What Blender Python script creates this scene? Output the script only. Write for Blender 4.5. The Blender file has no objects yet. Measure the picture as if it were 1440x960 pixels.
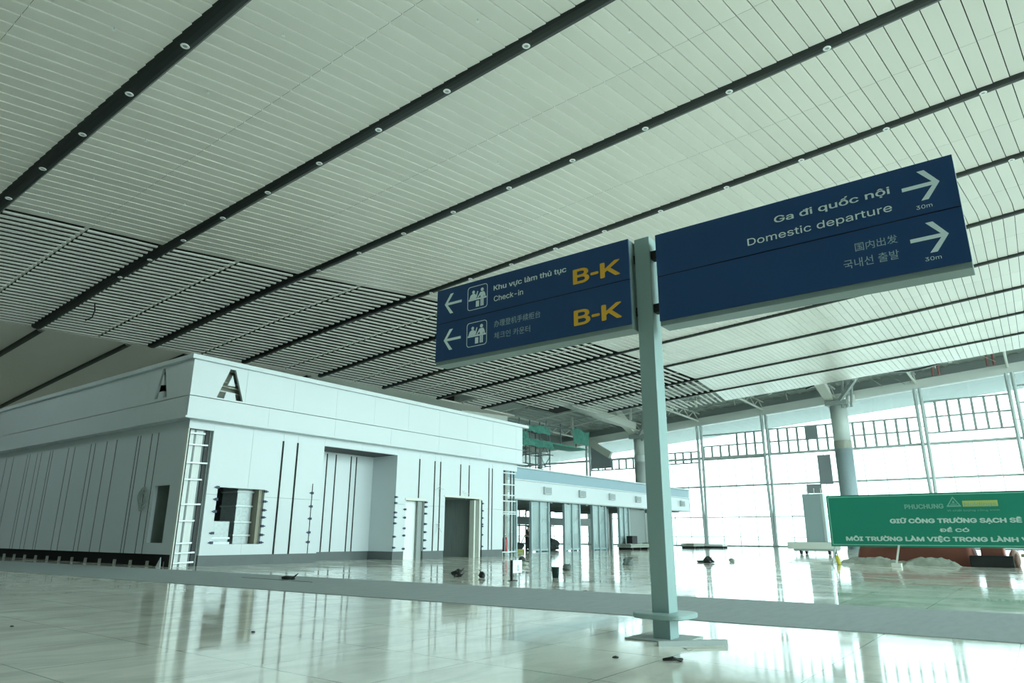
import bpy, bmesh, math, random
from mathutils import Vector, Matrix
from mathutils.geometry import delaunay_2d_cdt
random.seed(7)
PI = math.pi
sc = bpy.context.scene
COL = sc.collection

# ---------------------------------------------------------------- camera, sky, exposure
YAW, PITCH, ROLL, FPX = 0.645953924, 0.277853410, 0.00438509578, 958.416
cam_d = bpy.data.cameras.new('camera')
cam_d.sensor_width = 36.0
cam_d.lens = FPX / 1440.0 * 36.0
cam_d.clip_end = 2000
cam = bpy.data.objects.new('camera', cam_d)
COL.objects.link(cam)
fw = Vector((math.cos(YAW)*math.cos(PITCH), math.sin(YAW)*math.cos(PITCH), math.sin(PITCH)))
rt = fw.cross(Vector((0, 0, 1))).normalized()
up = rt.cross(fw)
c_, s_ = math.cos(ROLL), math.sin(ROLL)
r2, u2 = c_*rt + s_*up, -s_*rt + c_*up
cam.matrix_world = Matrix(((r2.x, u2.x, -fw.x, 0), (r2.y, u2.y, -fw.y, 0), (r2.z, u2.z, -fw.z, 1.0), (0, 0, 0, 1)))
sc.camera = cam

SKY_STRENGTH = 6.0
EXPOSURE = 0.76
w = bpy.data.worlds.new('overcast_sky')
sc.world = w
w.use_nodes = True
nt = w.node_tree
bg = nt.nodes['Background']
bg.inputs['Color'].default_value = (0.80, 1.0, 1.01, 1)
bg.inputs['Strength'].default_value = SKY_STRENGTH
sc.view_settings.view_transform = 'Standard'
sc.view_settings.look = 'None'
sc.view_settings.gamma = 1.0
sc.view_settings.use_curve_mapping = False
sc.view_settings.exposure = EXPOSURE
cy = sc.cycles
cy.use_denoising = True
cy.max_bounces = 10
cy.diffuse_bounces = 6
cy.glossy_bounces = 4
cy.transparent_max_bounces = 24
cy.sample_clamp_indirect = 12
cy.caustics_reflective = False
cy.caustics_refractive = False


def portal(name, loc, rot, sx, sy):                     # guides sky light through a window wall, gives no light itself
    l = bpy.data.lights.new(name, 'AREA')
    l.shape = 'RECTANGLE'
    l.size, l.size_y = sx, sy
    l.cycles.is_portal = True
    o = bpy.data.objects.new(name, l)
    COL.objects.link(o)
    o.location = loc
    o.rotation_euler = rot


portal('window_portal', (77.4, 30, 7), (0, -PI/2, 0), 14, 130)
portal('side_window_portal', (40, -13.6, 7.5), (PI/2, 0, 0), 76, 15)


# ---------------------------------------------------------------- materials
def lin(c):
    return tuple(((v/255)/12.92 if v/255 <= .04045 else ((v/255+.055)/1.055)**2.4) for v in c)


def mat(name, rgb, rough=.5, metal=0., spec=.5, var=0., vscale=4., bump=0., bscale=40., attr=None, stretch=None):
    m = bpy.data.materials.new(name)
    m.use_nodes = True
    n, l = m.node_tree.nodes, m.node_tree.links
    b = n['Principled BSDF']
    b.inputs['Base Color'].default_value = (*rgb, 1)
    b.inputs['Roughness'].default_value = rough
    b.inputs['Metallic'].default_value = metal
    b.inputs['Specular IOR Level'].default_value = spec
    tc = n.new('ShaderNodeTexCoord')
    if var or bump:
        mp = n.new('ShaderNodeMapping')
        if stretch:
            mp.inputs['Scale'].default_value = stretch
        l.new(tc.outputs['Object'], mp.inputs['Vector'])
    if var:
        no = n.new('ShaderNodeTexNoise')
        no.inputs['Scale'].default_value = vscale
        no.inputs['Detail'].default_value = 6
        l.new(mp.outputs['Vector'], no.inputs['Vector'])
        mx = n.new('ShaderNodeMix')
        mx.data_type = 'RGBA'
        mx.inputs['A'].default_value = (*[max(0, v*(1-var)) for v in rgb], 1)
        mx.inputs['B'].default_value = (*[min(1, v*(1+var)) for v in rgb], 1)
        l.new(no.outputs['Fac'], mx.inputs['Factor'])
        out = mx.outputs['Result']
        if attr:
            at = n.new('ShaderNodeAttribute')
            at.attribute_name = attr
            mu = n.new('ShaderNodeMix')
            mu.data_type = 'RGBA'
            mu.blend_type = 'MULTIPLY'
            mu.inputs['Factor'].default_value = 1
            l.new(out, mu.inputs['A'])
            l.new(at.outputs['Color'], mu.inputs['B'])
            out = mu.outputs['Result']
        l.new(out, b.inputs['Base Color'])
    if bump:
        nb = n.new('ShaderNodeTexNoise')
        nb.inputs['Scale'].default_value = bscale
        nb.inputs['Detail'].default_value = 4
        l.new(mp.outputs['Vector'], nb.inputs['Vector'])
        bp = n.new('ShaderNodeBump')
        bp.inputs['Strength'].default_value = bump
        l.new(nb.outputs['Fac'], bp.inputs['Height'])
        l.new(bp.outputs['Normal'], b.inputs['Normal'])
    return m


def glass_mat(name, tint, refl=.08):
    m = bpy.data.materials.new(name)
    m.use_nodes = True
    n, l = m.node_tree.nodes, m.node_tree.links
    for x in list(n):
        n.remove(x)
    o = n.new('ShaderNodeOutputMaterial')
    t = n.new('ShaderNodeBsdfTransparent')
    t.inputs['Color'].default_value = (*tint, 1)
    g = n.new('ShaderNodeBsdfGlossy')
    g.inputs['Roughness'].default_value = .02
    f = n.new('ShaderNodeFresnel')
    f.inputs['IOR'].default_value = 1.45
    mx = n.new('ShaderNodeMixShader')
    l.new(f.outputs['Fac'], mx.inputs['Fac'])
    l.new(t.outputs['BSDF'], mx.inputs[1])
    l.new(g.outputs['BSDF'], mx.inputs[2])
    l.new(mx.outputs['Shader'], o.inputs['Surface'])
    return m


def film_mat(name, rgb, cover):
    m = glass_mat(name, (.9, .97, .97))
    n, l = m.node_tree.nodes, m.node_tree.links
    out = [x for x in n if x.type == 'OUTPUT_MATERIAL'][0]
    old = out.inputs['Surface'].links[0].from_socket
    d = n.new('ShaderNodeBsdfDiffuse')
    d.inputs['Color'].default_value = (*rgb, 1)
    t = n.new('ShaderNodeBsdfTranslucent')
    t.inputs['Color'].default_value = (*rgb, 1)
    a = n.new('ShaderNodeMixShader')
    a.inputs['Fac'].default_value = .5
    l.new(d.outputs['BSDF'], a.inputs[1])
    l.new(t.outputs['BSDF'], a.inputs[2])
    no = n.new('ShaderNodeTexNoise')
    no.inputs['Scale'].default_value = .7
    r = n.new('ShaderNodeMapRange')
    r.inputs['From Min'].default_value = .35
    r.inputs['From Max'].default_value = .65
    r.inputs['To Min'].default_value = cover-.25
    r.inputs['To Max'].default_value = min(1, cover+.2)
    l.new(no.outputs['Fac'], r.inputs['Value'])
    b = n.new('ShaderNodeMixShader')
    l.new(r.outputs['Result'], b.inputs['Fac'])
    l.new(old, b.inputs[1])
    l.new(a.outputs['Shader'], b.inputs[2])
    l.new(b.outputs['Shader'], out.inputs['Surface'])
    return m


def floor_mat():
    m = mat('polished_marble_tile', (.60, .62, .55), .1, 0, .5)
    n, l = m.node_tree.nodes, m.node_tree.links
    b = n['Principled BSDF']
    tc = n.new('ShaderNodeTexCoord')
    mp = n.new('ShaderNodeMapping')
    mp.inputs['Rotation'].default_value = (0, 0, .5)
    mp.inputs['Scale'].default_value = (.55, 1.6, 1)
    l.new(tc.outputs['Object'], mp.inputs['Vector'])
    n1 = n.new('ShaderNodeTexNoise')
    n1.inputs['Scale'].default_value = 1.1
    n1.inputs['Detail'].default_value = 9
    n1.inputs['Roughness'].default_value = .62
    n1.inputs['Distortion'].default_value = 1.2
    l.new(mp.outputs['Vector'], n1.inputs['Vector'])
    cr = n.new('ShaderNodeValToRGB')
    cr.color_ramp.elements[0].position = .33
    cr.color_ramp.elements[0].color = (.66, .67, .60, 1)
    cr.color_ramp.elements[1].position = .56
    cr.color_ramp.elements[1].color = (.87, .86, .78, 1)
    l.new(n1.outputs['Fac'], cr.inputs['Fac'])
    # square tile joints, 1.2 m
    br = n.new('ShaderNodeTexBrick')
    br.offset = 0
    br.inputs['Scale'].default_value = 1
    br.inputs['Brick Width'].default_value = 1.2
    br.inputs['Row Height'].default_value = 1.2
    br.inputs['Mortar Size'].default_value = .0045
    br.inputs['Color1'].default_value = (1, 1, 1, 1)
    br.inputs['Color2'].default_value = (.93, .93, .93, 1)
    br.inputs['Mortar'].default_value = (.22, .22, .22, 1)
    mp2 = n.new('ShaderNodeMapping')
    mp2.inputs['Location'].default_value = (-1.1, -.36, 0)
    l.new(tc.outputs['Object'], mp2.inputs['Vector'])
    l.new(mp2.outputs['Vector'], br.inputs['Vector'])
    mu = n.new('ShaderNodeMix')
    mu.data_type = 'RGBA'
    mu.blend_type = 'MULTIPLY'
    mu.inputs['Factor'].default_value = 1
    l.new(cr.outputs['Color'], mu.inputs['A'])
    l.new(br.outputs['Color'], mu.inputs['B'])
    l.new(mu.outputs['Result'], b.inputs['Base Color'])
    # dusty smears change the polish
    n2 = n.new('ShaderNodeTexNoise')
    n2.inputs['Scale'].default_value = 1.5
    n2.inputs['Detail'].default_value = 7
    mp3 = n.new('ShaderNodeMapping')
    mp3.inputs['Scale'].default_value = (1, .35, 1)
    l.new(tc.outputs['Object'], mp3.inputs['Vector'])
    l.new(mp3.outputs['Vector'], n2.inputs['Vector'])
    r = n.new('ShaderNodeMapRange')
    r.inputs['From Min'].default_value = .35
    r.inputs['From Max'].default_value = .75
    r.inputs['To Min'].default_value = .04
    r.inputs['To Max'].default_value = .17
    l.new(n2.outputs['Fac'], r.inputs['Value'])
    l.new(r.outputs['Result'], b.inputs['Roughness'])
    return m


M = {}
M['floor'] = floor_mat()
M['plank'] = mat('white_metal_plank', (.83, .80, .735), .32, 0, .5, .02, .8, attr='tone')
M['sheet'] = mat('white_ceiling_sheet', (.82, .78, .70), .5, 0, .4, .03, .5)
M['slat'] = mat('louvre_slat_white', (.74, .73, .68), .45)
M['channel'] = mat('black_ceiling_channel', (.012, .016, .015), .42, 0, .5)
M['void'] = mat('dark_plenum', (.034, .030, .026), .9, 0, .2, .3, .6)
M['deck'] = mat('grey_roof_deck', (.42, .46, .43), .7, 0, .3, .15, 1.5)
M['steel_white'] = mat('painted_steel_offwhite', (.66, .68, .62), .5)
M['steel_grey'] = mat('painted_steel_grey', (.36, .41, .40), .5)
M['pipe_red'] = mat('red_pipe_paint', (.35, .14, .12), .5)
M['beam'] = mat('pale_grey_beam', (.74, .78, .74), .5)
M['mullion'] = mat('mullion_pale_grey_green', (.66, .74, .74), .4)  # veiling glare of the window wall is put into this pale colour
M['sash'] = mat('sash_grey', (.52, .57, .57), .5)  # paled as well, window glare put into the colour
M['glass'] = glass_mat('clear_glazing', (.94, .97, .96))
M['glass_tint'] = glass_mat('sky_dimming_glazing', (.64, .68, .68))  # tint added to dim the bright sky behind the panes, not dust
M['glass_shop'] = film_mat('film_covered_glass', (.88, 1.0, 1.0), .38)
M['blank'] = mat('grey_blank_panel', (.34, .38, .40), .6)
M['panel'] = mat('white_wall_panel', (.575, .625, .645), .32, 0, .5, .015, .7)
M['joint'] = mat('panel_joint_grey', (.42, .46, .46), .7)
M['black'] = mat('black_gap', (.008, .009, .009), .8)
M['skirt'] = mat('grey_stone_skirting', (.11, .13, .13), .5, 0, .4, .12, 3)
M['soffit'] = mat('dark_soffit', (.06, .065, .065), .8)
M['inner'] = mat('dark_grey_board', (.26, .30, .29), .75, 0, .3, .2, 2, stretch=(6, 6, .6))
M['whiteboard'] = mat('whitewashed_board', (.80, .84, .82), .7, 0, .3, .12, 3, stretch=(8, 8, .6))
M['galv'] = mat('galvanised_steel', (.50, .55, .55), .45, .5, .5, .18, 9)
M['foil'] = mat('silver_foil_wrap', (.34, .38, .38), .42, .45, .5, .25, 12, .5, 14)
M['conc'] = mat('rough_concrete', (.40, .42, .38), .85, 0, .3, .2, 3, .3, 20)
M['lining'] = mat('olive_lining', (.34, .35, .29), .85, 0, .3, .25, 3)
M['reveal'] = mat('khaki_reveal', (.34, .33, .26), .7)
M['clip'] = mat('navy_plastic_clip', (.012, .025, .07), .5)
M['wood'] = mat('raw_timber', (.42, .34, .22), .7, 0, .3, .2, 4, stretch=(1, 12, 12))
M['post'] = mat('grey_green_powder_coat', (.30, .42, .41), .36, 0, .5)
M['navy'] = mat('navy_sign_face', (.016, .060, .175), .45, 0, .4)
M['navy_dark'] = mat('navy_sign_edge', (.012, .02, .045), .5)
M['signback'] = mat('sign_box_grey', (.22, .29, .28), .4)
M['white_vinyl'] = mat('white_vinyl_lettering', (.80, .93, .95), .5)
M['grey_vinyl'] = mat('dim_white_vinyl_lettering', (.36, .50, .57), .5)
M['amber'] = mat('amber_vinyl_lettering', (.85, .47, .04), .5)
M['carpet'] = mat('grey_carpet_protection', (.33, .37, .38), .95, 0, .1, .14, 5, .3, 60, stretch=(.4, 2, 1))
M['blackbag'] = mat('black_plastic_bag', (.01, .013, .013), .35, 0, .5, 0, 1, .8, 9)
M['greybag'] = mat('grey_crumpled_plastic', (.10, .13, .12), .45, 0, .5, .4, 8, .6, 9)
M['bucket'] = mat('dark_green_plastic', (.008, .03, .025), .45)
M['paper'] = mat('white_paper_sheet', (.74, .82, .84), .6)
M['ink'] = mat('blue_grey_print', (.20, .30, .38), .6)
M['banner'] = mat('green_banner_vinyl', (.008, .20, .13), .5, 0, .4, .06, .8)
M['banner_edge'] = mat('pale_green_border_line', (.20, .48, .38), .5)
M['banner_text'] = mat('pale_grey_banner_print', (.46, .62, .57), .5)
M['banner_outline'] = mat('mid_green_logo_print', (.16, .38, .31), .5)
M['banner_yellow'] = mat('dull_yellow_logo_print', (.42, .47, .12), .5)
M['tarp_red'] = mat('rust_red_tarpaulin', (.29, .085, .065), .55, 0, .4, .3, 1.2, .35, 3)
M['tarp_grey'] = mat('grey_plastic_sheet', (.34, .37, .32), .5, 0, .5, .5, 4, .9, 9)
M['dark'] = mat('dark_rubber', (.012, .014, .014), .6)
M['yellow'] = mat('yellow_plastic', (.50, .44, .03), .5)
M['olive'] = mat('olive_yellow_plastic', (.22, .24, .05), .5)
M['pink'] = mat('faded_pink_sheet', (.45, .30, .26), .7, 0, .3, .2, 3)
M['cabinet'] = mat('blue_grey_sheet_metal', (.33, .43, .45), .45)
M['net'] = mat('green_safety_net', (.10, .30, .24), .8, 0, .2, .3, 4)
M['scaf'] = mat('scaffold_tube', (.16, .19, .19), .5, .3)
M['ext_red'] = mat('red_extinguisher_paint', (.30, .02, .018), .35)
M['col_wrap'] = mat('blue_grey_wrapped_column', (.38, .48, .52), .5, 0, .4, .22, 14)
M['col_white'] = mat('white_column_paint', (.66, .72, .70), .45)
M['col_band'] = mat('khaki_column_band', (.42, .44, .38), .6, 0, .4, .12, 10)
M['band_blue'] = mat('blue_grey_fascia_band', (.26, .38, .44), .4)
M['wall'] = mat('grey_plaster_wall', (.50, .56, .55), .8, 0, .3, .06, .5)
M['shopgrey'] = mat('grey_shop_wall', (.30, .335, .325), .7, 0, .3, .05, 1)
M['shop_dark'] = mat('dark_shop_ceiling', (.30, .34, .33), .8, 0, .3, .2, 2)
M['lens'] = mat('white_lamp_ring', (.92, .93, .92), .3)
M['apron'] = mat('pale_concrete_apron', (.62, .63, .60), .9, 0, .2, .08, .1)
M['skin'] = mat('skin', (.35, .20, .14), .6)
M['cloth_dark'] = mat('dark_work_clothes', (.012, .016, .018), .85)
M['hair'] = mat('black_hair', (.01, .01, .01), .7)
M['grime'] = mat('dark_scrap_metal', (.05, .06, .055), .6, .2, .4, .4, 5)


# ---------------------------------------------------------------- builders
class MB:
    def __init__(s):
        s.v, s.f, s.t = [], [], []

    def add(s, vs, fs, tone=1.0):
        o = len(s.v)
        s.v += [tuple(p) for p in vs]
        s.f += [tuple(i+o for i in f) for f in fs]
        s.t += [tone]*len(fs)
        return s

    def box(s, x0, x1, y0, y1, z0, z1):
        return s.hexa([(x0, y0, z0), (x1, y0, z0), (x1, y1, z0), (x0, y1, z0), (x0, y0, z1), (x1, y0, z1), (x1, y1, z1), (x0, y1, z1)])

    def hexa(s, p):
        return s.add(p, [(0, 3, 2, 1), (4, 5, 6, 7), (0, 1, 5, 4), (1, 2, 6, 5), (2, 3, 7, 6), (3, 0, 4, 7)])

    def cbox(s, x0, x1, y0, y1, z0, z1, c=.01):          # box with chamfered vertical and top edges
        bm = bmesh.new()
        bmesh.ops.create_cube(bm, size=1)
        for v in bm.verts:
            v.co = Vector((x0+(v.co.x+.5)*(x1-x0), y0+(v.co.y+.5)*(y1-y0), z0+(v.co.z+.5)*(z1-z0)))
        bmesh.ops.bevel(bm, geom=bm.edges[:], offset=c, segments=2, affect='EDGES', profile=.6)
        s.bm(bm)
        return s

    def bm(s, bm):
        bm.verts.index_update()
        s.add([v.co[:] for v in bm.verts], [[v.index for v in f.verts] for f in bm.faces])
        bm.free()
        return s

    def bar(s, p, q, wx, wz, upv=(0, 0, 1)):             # rectangular bar from p to q
        p, q = Vector(p), Vector(q)
        d = (q-p).normalized()
        a = Vector(upv)
        if abs(d.dot(a)) > .98:
            a = Vector((1, 0, 0))
        r = d.cross(a).normalized()
        u = r.cross(d)
        vs = []
        for e in (p, q):
            for i, j in ((-1, -1), (1, -1), (1, 1), (-1, 1)):
                vs.append(e + r*(i*wx/2) + u*(j*wz/2))
        return s.add(vs, [(0, 1, 2, 3), (7, 6, 5, 4), (0, 4, 5, 1), (1, 5, 6, 2), (2, 6, 7, 3), (3, 7, 4, 0)])

    def tube(s, p, q, r, n=8, r1=None):
        p, q = Vector(p), Vector(q)
        d = (q-p).normalized()
        a = Vector((0, 0, 1)) if abs(d.z) < .9 else Vector((1, 0, 0))
        u = d.cross(a).normalized()
        w_ = u.cross(d)
        r1 = r if r1 is None else r1
        vs = []
        for e, rr in ((p, r), (q, r1)):
            for i in range(n):
                t = 2*PI*i/n
                vs.append(e + u*(rr*math.cos(t)) + w_*(rr*math.sin(t)))
        return s.add(vs, [(i, (i+1) % n, n+(i+1) % n, n+i) for i in range(n)] + [tuple(range(n))[::-1], tuple(range(n, 2*n))])

    def path(s, pts, r, n=6):
        for a, b in zip(pts[:-1], pts[1:]):
            s.tube(a, b, r, n)
        return s

    def lathe(s, c, prof, n=24):                         # prof: (radius, z) list
        vs = []
        for r, z in prof:
            for i in range(n):
                t = 2*PI*i/n
                vs.append((c[0]+r*math.cos(t), c[1]+r*math.sin(t), c[2]+z))
        fs = []
        for k in range(len(prof)-1):
            for i in range(n):
                fs.append((k*n+i, k*n+(i+1) % n, (k+1)*n+(i+1) % n, (k+1)*n+i))
        fs.append(tuple(range(n))[::-1])
        fs.append(tuple(range((len(prof)-1)*n, len(prof)*n)))
        return s.add(vs, fs)

    def build(s, name, m, parent=None, smooth=False, loc=None, tone=False):
        me = bpy.data.meshes.new(name)
        root = parent
        while root is not None and root.parent is not None:
            root = root.parent
        org = Vector(root['org']) if root is not None else Vector(loc) if loc else Vector((0, 0, 0))
        me.from_pydata([tuple(Vector(p)-org) for p in s.v], [], s.f)
        if tone:
            a = me.color_attributes.new('tone', 'FLOAT_COLOR', 'CORNER')
            i = 0
            for f, t in zip(s.f, s.t):
                for _ in f:
                    a.data[i].color = (t, t, t, 1)
                    i += 1
        me.materials.append(m)
        if smooth:
            me.polygons.foreach_set('use_smooth', [True]*len(me.polygons))
        me.update()
        o = bpy.data.objects.new(name, me)
        COL.objects.link(o)
        if parent is not None:
            o.parent = parent
        else:
            o.location = org
            o['org'] = tuple(org)
        return o


def thing(name, loc, label, cat, group=None):
    o = bpy.data.objects.new(name, None)
    o.empty_display_size = .2
    COL.objects.link(o)
    o.location = loc
    o['org'] = tuple(loc)
    return tag(o, label, cat, group)


def tag(o, label, cat, group=None):
    o['label'] = label
    o['category'] = cat
    if group:
        o['group'] = group
    return o


def struct(o, label, cat):
    o['kind'] = 'structure'
    o['label'] = label
    o['category'] = cat
    return o


def snode(name, loc, label, cat):
    o = thing(name, loc, label, cat)
    o['kind'] = 'structure'
    return o


def dup(root, loc, label, group=None):                   # copy a thing with its parts and sub-parts
    r = root.copy()
    COL.objects.link(r)
    r.location = loc
    r['org'] = tuple(loc)
    r['label'] = label
    if group:
        r['group'] = group
    for ch in list(root.children):
        c = ch.copy()
        COL.objects.link(c)
        c.parent = r
        for g in ch.children:
            d = g.copy()
            COL.objects.link(d)
            d.parent = c
    return r


def holes_wall(u0, u1, z0, z1, holes, place):            # rectangular wall with rectangular openings; place(u0,u1,z0,z1) adds a cell
    us = sorted({u0, u1, *[h[0] for h in holes if u0 < h[0] < u1], *[h[1] for h in holes if u0 < h[1] < u1]})
    for a, b in zip(us[:-1], us[1:]):
        m_ = (a+b)/2
        cuts = sorted((max(z0, h[2]), min(z1, h[3])) for h in holes if h[0] < m_ < h[1])
        z = z0
        for c0, c1 in cuts:
            if c0 > z+1e-4:
                place(a, b, z, c0)
            z = max(z, c1)
        if z < z1-1e-4:
            place(a, b, z, z1)


try:
    FONT = bpy.data.fonts.load(bpy.utils.system_resource('DATAFILES') + '/fonts/Inter.woff2')
except Exception:
    FONT = None


def glyph_faces(body, latin):
    """flat glyph faces: every outer contour is filled with its own holes, so overlapping strokes stay solid"""
    cu = bpy.data.curves.new('text', 'FONT')
    cu.body = body
    if latin and FONT:
        cu.font = FONT
    o = bpy.data.objects.new('text', cu)
    COL.objects.link(o)
    ev = o.evaluated_get(bpy.context.evaluated_depsgraph_get())
    cc = ev.to_curve(bpy.context.evaluated_depsgraph_get())
    loops = []
    for sp in cc.splines:
        if sp.type == 'BEZIER':
            pts = []
            bp = sp.bezier_points
            for i in range(len(bp)):
                a, b = bp[i], bp[(i+1) % len(bp)]
                n = 1 if (a.handle_right-a.co).length < 1e-5 and (b.handle_left-b.co).length < 1e-5 else 5
                for k in range(n):
                    t = k/n
                    p = a.co*(1-t)**3+a.handle_right*3*t*(1-t)**2+b.handle_left*3*t*t*(1-t)+b.co*t**3
                    pts.append((p.x, p.y))
        else:
            pts = [(p.co.x, p.co.y) for p in sp.points]
        q = []
        for p in pts:
            if not q or (p[0]-q[-1][0])**2+(p[1]-q[-1][1])**2 > 1e-9:
                q.append(p)
        if len(q) > 2:
            loops.append(q)
    ev.to_curve_clear()
    bpy.data.objects.remove(o)
    loops.sort(key=lambda l: min(p[0] for p in l))
    groups = []
    for l in loops:                                       # loops of one glyph overlap in x
        a, b = min(p[0] for p in l), max(p[0] for p in l)
        if groups and a < groups[-1][0]-1e-4:
            groups[-1][0] = max(groups[-1][0], b)
            groups[-1][1].append(l)
        else:
            groups.append([b, [l]])

    def winding(x, y, ls):
        n = 0
        for l in ls:
            for i in range(len(l)):
                (xa, ya), (xb, yb) = l[i-1], l[i]
                if (ya <= y) != (yb <= y) and x < xa+(y-ya)*(xb-xa)/(yb-ya):
                    n += 1 if yb > ya else -1
        return n
    verts, tris = [], []
    for _, ls in groups:
        vs, es = [], []
        for l in ls:
            k = len(vs)
            vs += [Vector(p) for p in l]
            es += [(k+i, k+(i+1) % len(l)) for i in range(len(l))]
        ov, _e, of = delaunay_2d_cdt(vs, es, [], 0, 1e-5)[:3]
        k = len(verts)
        verts += [(v.x, v.y) for v in ov]
        for f in of:
            cx, cy_ = sum(ov[i].x for i in f)/len(f), sum(ov[i].y for i in f)/len(f)
            if winding(cx, cy_, ls):
                a, b, c = (ov[i] for i in f[:3])
                cr = (b.x-a.x)*(c.y-a.y)-(b.y-a.y)*(c.x-a.x)
                tris.append(tuple(i+k for i in (f if cr > 0 else f[::-1])))
    return verts, tris


def text_mesh(name, body, m, parent, origin, right, upv, width, cap, latin=True, bold=0., depth=.004):
    """lettering on a face: the baseline starts at origin and runs along `right`; scaled to width and cap height"""
    verts, tris = glyph_faces(body, latin)
    x0, x1 = min(v[0] for v in verts), max(v[0] for v in verts)
    capu = (.727 if FONT else .682) if latin else .88
    sx, sy = width/(x1-x0), cap/capu
    r, u = Vector(right).normalized(), Vector(upv).normalized()
    nrm = r.cross(u)
    root = parent
    while root.parent:
        root = root.parent
    org = Vector(root['org'])
    yoff = 0 if latin else .12
    base = [Vector(origin) + r*((v[0]-x0)*sx) + u*((v[1]+yoff)*sy) + nrm*depth - org for v in verts]
    offs = [(0, 0)]
    if bold:
        offs += [(bold*cap*1.1*math.cos(a*PI/4), bold*cap*.7*math.sin(a*PI/4)) for a in range(8)]
    vs, fs = [], []
    for i, (du, dv) in enumerate(offs):
        k = len(vs)
        vs += [tuple(p + r*du + u*dv + nrm*(.0006*i)) for p in base]
        fs += [tuple(j+k for j in f) for f in tris]
    me = bpy.data.meshes.new(name)
    me.from_pydata(vs, [], fs)
    me.materials.append(m)
    ob = bpy.data.objects.new(name, me)
    COL.objects.link(ob)
    ob.parent = parent
    return ob


def shape_mesh(polys, thick, frame):                     # filled 2-D outlines with holes (even-odd), extruded; frame maps (u,v,w) to world
    cu = bpy.data.curves.new('shape', 'CURVE')
    cu.dimensions = '2D'
    cu.fill_mode = 'BOTH'
    cu.extrude = thick/2
    for pl in polys:
        sp = cu.splines.new('POLY')
        sp.points.add(len(pl)-1)
        for p, q in zip(sp.points, pl):
            p.co = (q[0], q[1], 0, 1)
        sp.use_cyclic_u = True
    o = bpy.data.objects.new('shape', cu)
    COL.objects.link(o)
    me = bpy.data.meshes.new_from_object(o.evaluated_get(bpy.context.evaluated_depsgraph_get()))
    bpy.data.objects.remove(o)
    mb = MB()
    mb.add([frame(v.co.x, v.co.y, v.co.z) for v in me.vertices], [tuple(p.vertices) for p in me.polygons])
    bpy.data.meshes.remove(me)
    return mb


def lump(c, size, seed, rough=.25, sub=3, flat=True):     # crumpled bag or heap resting on the floor
    rnd = random.Random(seed)
    bm = bmesh.new()
    bmesh.ops.create_icosphere(bm, subdivisions=sub, radius=1)
    fr = [(Vector((rnd.uniform(-1, 1), rnd.uniform(-1, 1), rnd.uniform(-1, 1)))*rnd.choice((2, 4, 7)), rnd.uniform(0, 6), rnd.uniform(.3, 1)) for _ in range(9)]
    for v in bm.verts:
        d = sum(math.sin(k.dot(v.co)+ph)*a for k, ph, a in fr)/4
        p = v.co*(1+rough*d)
        v.co = Vector((p.x*size[0], p.y*size[1], p.z*size[2]))
    zs = min(v.co.z for v in bm.verts)
    for v in bm.verts:
        z = v.co.z
        if flat:
            z = max(z, zs*.62)
        v.co = Vector((v.co.x+c[0], v.co.y+c[1], z-zs*(.62 if flat else 1)+c[2]))
    return MB().bm(bm)


# ---------------------------------------------------------------- ceiling surface
C10 = [12.228441132891895, 4.078388812632827, -1.9865413290740137, -2.680048951907124, -0.774929159480549, 1.024360119562023, 0.5919307855828102, 0.29743587573540375, -0.045373160384061584, -0.547306314307397]
C6 = [12.89193177919642, 1.6584165093083756, -1.6334439067232693, -0.4261734996303168, -0.19681361801282266, -0.19386316358023048]


def sm(t):
    t = max(0., min(1., t))
    return t*t*(3-2*t)


def ZC(x, y):
    """height of the ceiling underside above the floor"""
    X, Y = x/30, y/30
    b = (1, X, Y, X*X, X*Y, Y*Y, X**3, X*X*Y, X*Y*Y, Y**3)
    z6 = sum(c*t for c, t in zip(C6, b))
    z10 = sum(c*t for c, t in zip(C10, b))
    k = sm((y-30)/14)
    k = max(k, sm((-3-y)/10), sm((2.5-x)/6))
    return 1 + z10*(1-k) + z6*k


XK = [0.669+6.0009*k for k in range(0, 12)]               # black strips, 6 m apart
D1 = [(-20, 29), (0, 28.75), (6.85, 28.5), (12.5, 28), (18.5, 26.9), (24.6, 25.2), (30.7, 23.9), (36.7, 23), (48.8, 21.8), (54.5, 21.6), (60.7, 22.3), (66.7, 23.4), (80, 25)]


def lerp_tab(tab, x):
    for (a, b), (c, d) in zip(tab[:-1], tab[1:]):
        if x <= c:
            return b+(d-b)*(x-a)/(c-a)
    return tab[-1][1]


def WY(v, x):
    """plank row coordinate v -> y"""
    d0 = -.1*(max(-6, min(36, x))-18.7)
    d1 = lerp_tab(D1, x)-27
    d2 = -.05*(max(-6, min(44, x))-18.7)
    if v < 10:
        return v+d0
    if v < 27:
        k = sm((v-10)/17)
        return v+d0*(1-k)+d1*k
    k = min(1, (v-27)/14.4)
    return v+d1*(1-k)+d2*k


PITCHV = .45
XE = 66.68
V_LOUV, V_END = 27.0, 41.5

# ---------------------------------------------------------------- setting: floor, ground, walls
struct(MB().box(-14, 78.6, -14, 96, -.25, 0).build('floor', M['floor']), 'polished pale marble tile floor of the hall', 'floor')
struct(MB().box(-300, 700, -500, 600, -.6, -.3).build('trim_1', M['apron']), 'pale concrete apron outside the windows', 'ground')
struct(MB().box(-14.4, -14, -14, 96, -.25, 18).build('wall_left', M['wall']), 'plain grey end wall of the hall', 'wall')
struct(MB().box(-14.4, 2, -14.4, -14, -.25, 18).build('wall_light_blocker', M['wall']), 'unseen grey wall added behind the camera to block side light', 'wall')  # unseen wall, added to cut side light reaching the building's left face
struct(MB().box(-14.4, 78.6, 96, 96.4, -.25, 18).build('wall_back', M['wall']), 'plain grey wall far behind the service block', 'wall')

cl = snode('ceiling', (0, 0, 0), 'curved white metal plank ceiling with louvred zone and black strips', 'ceiling')
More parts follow.
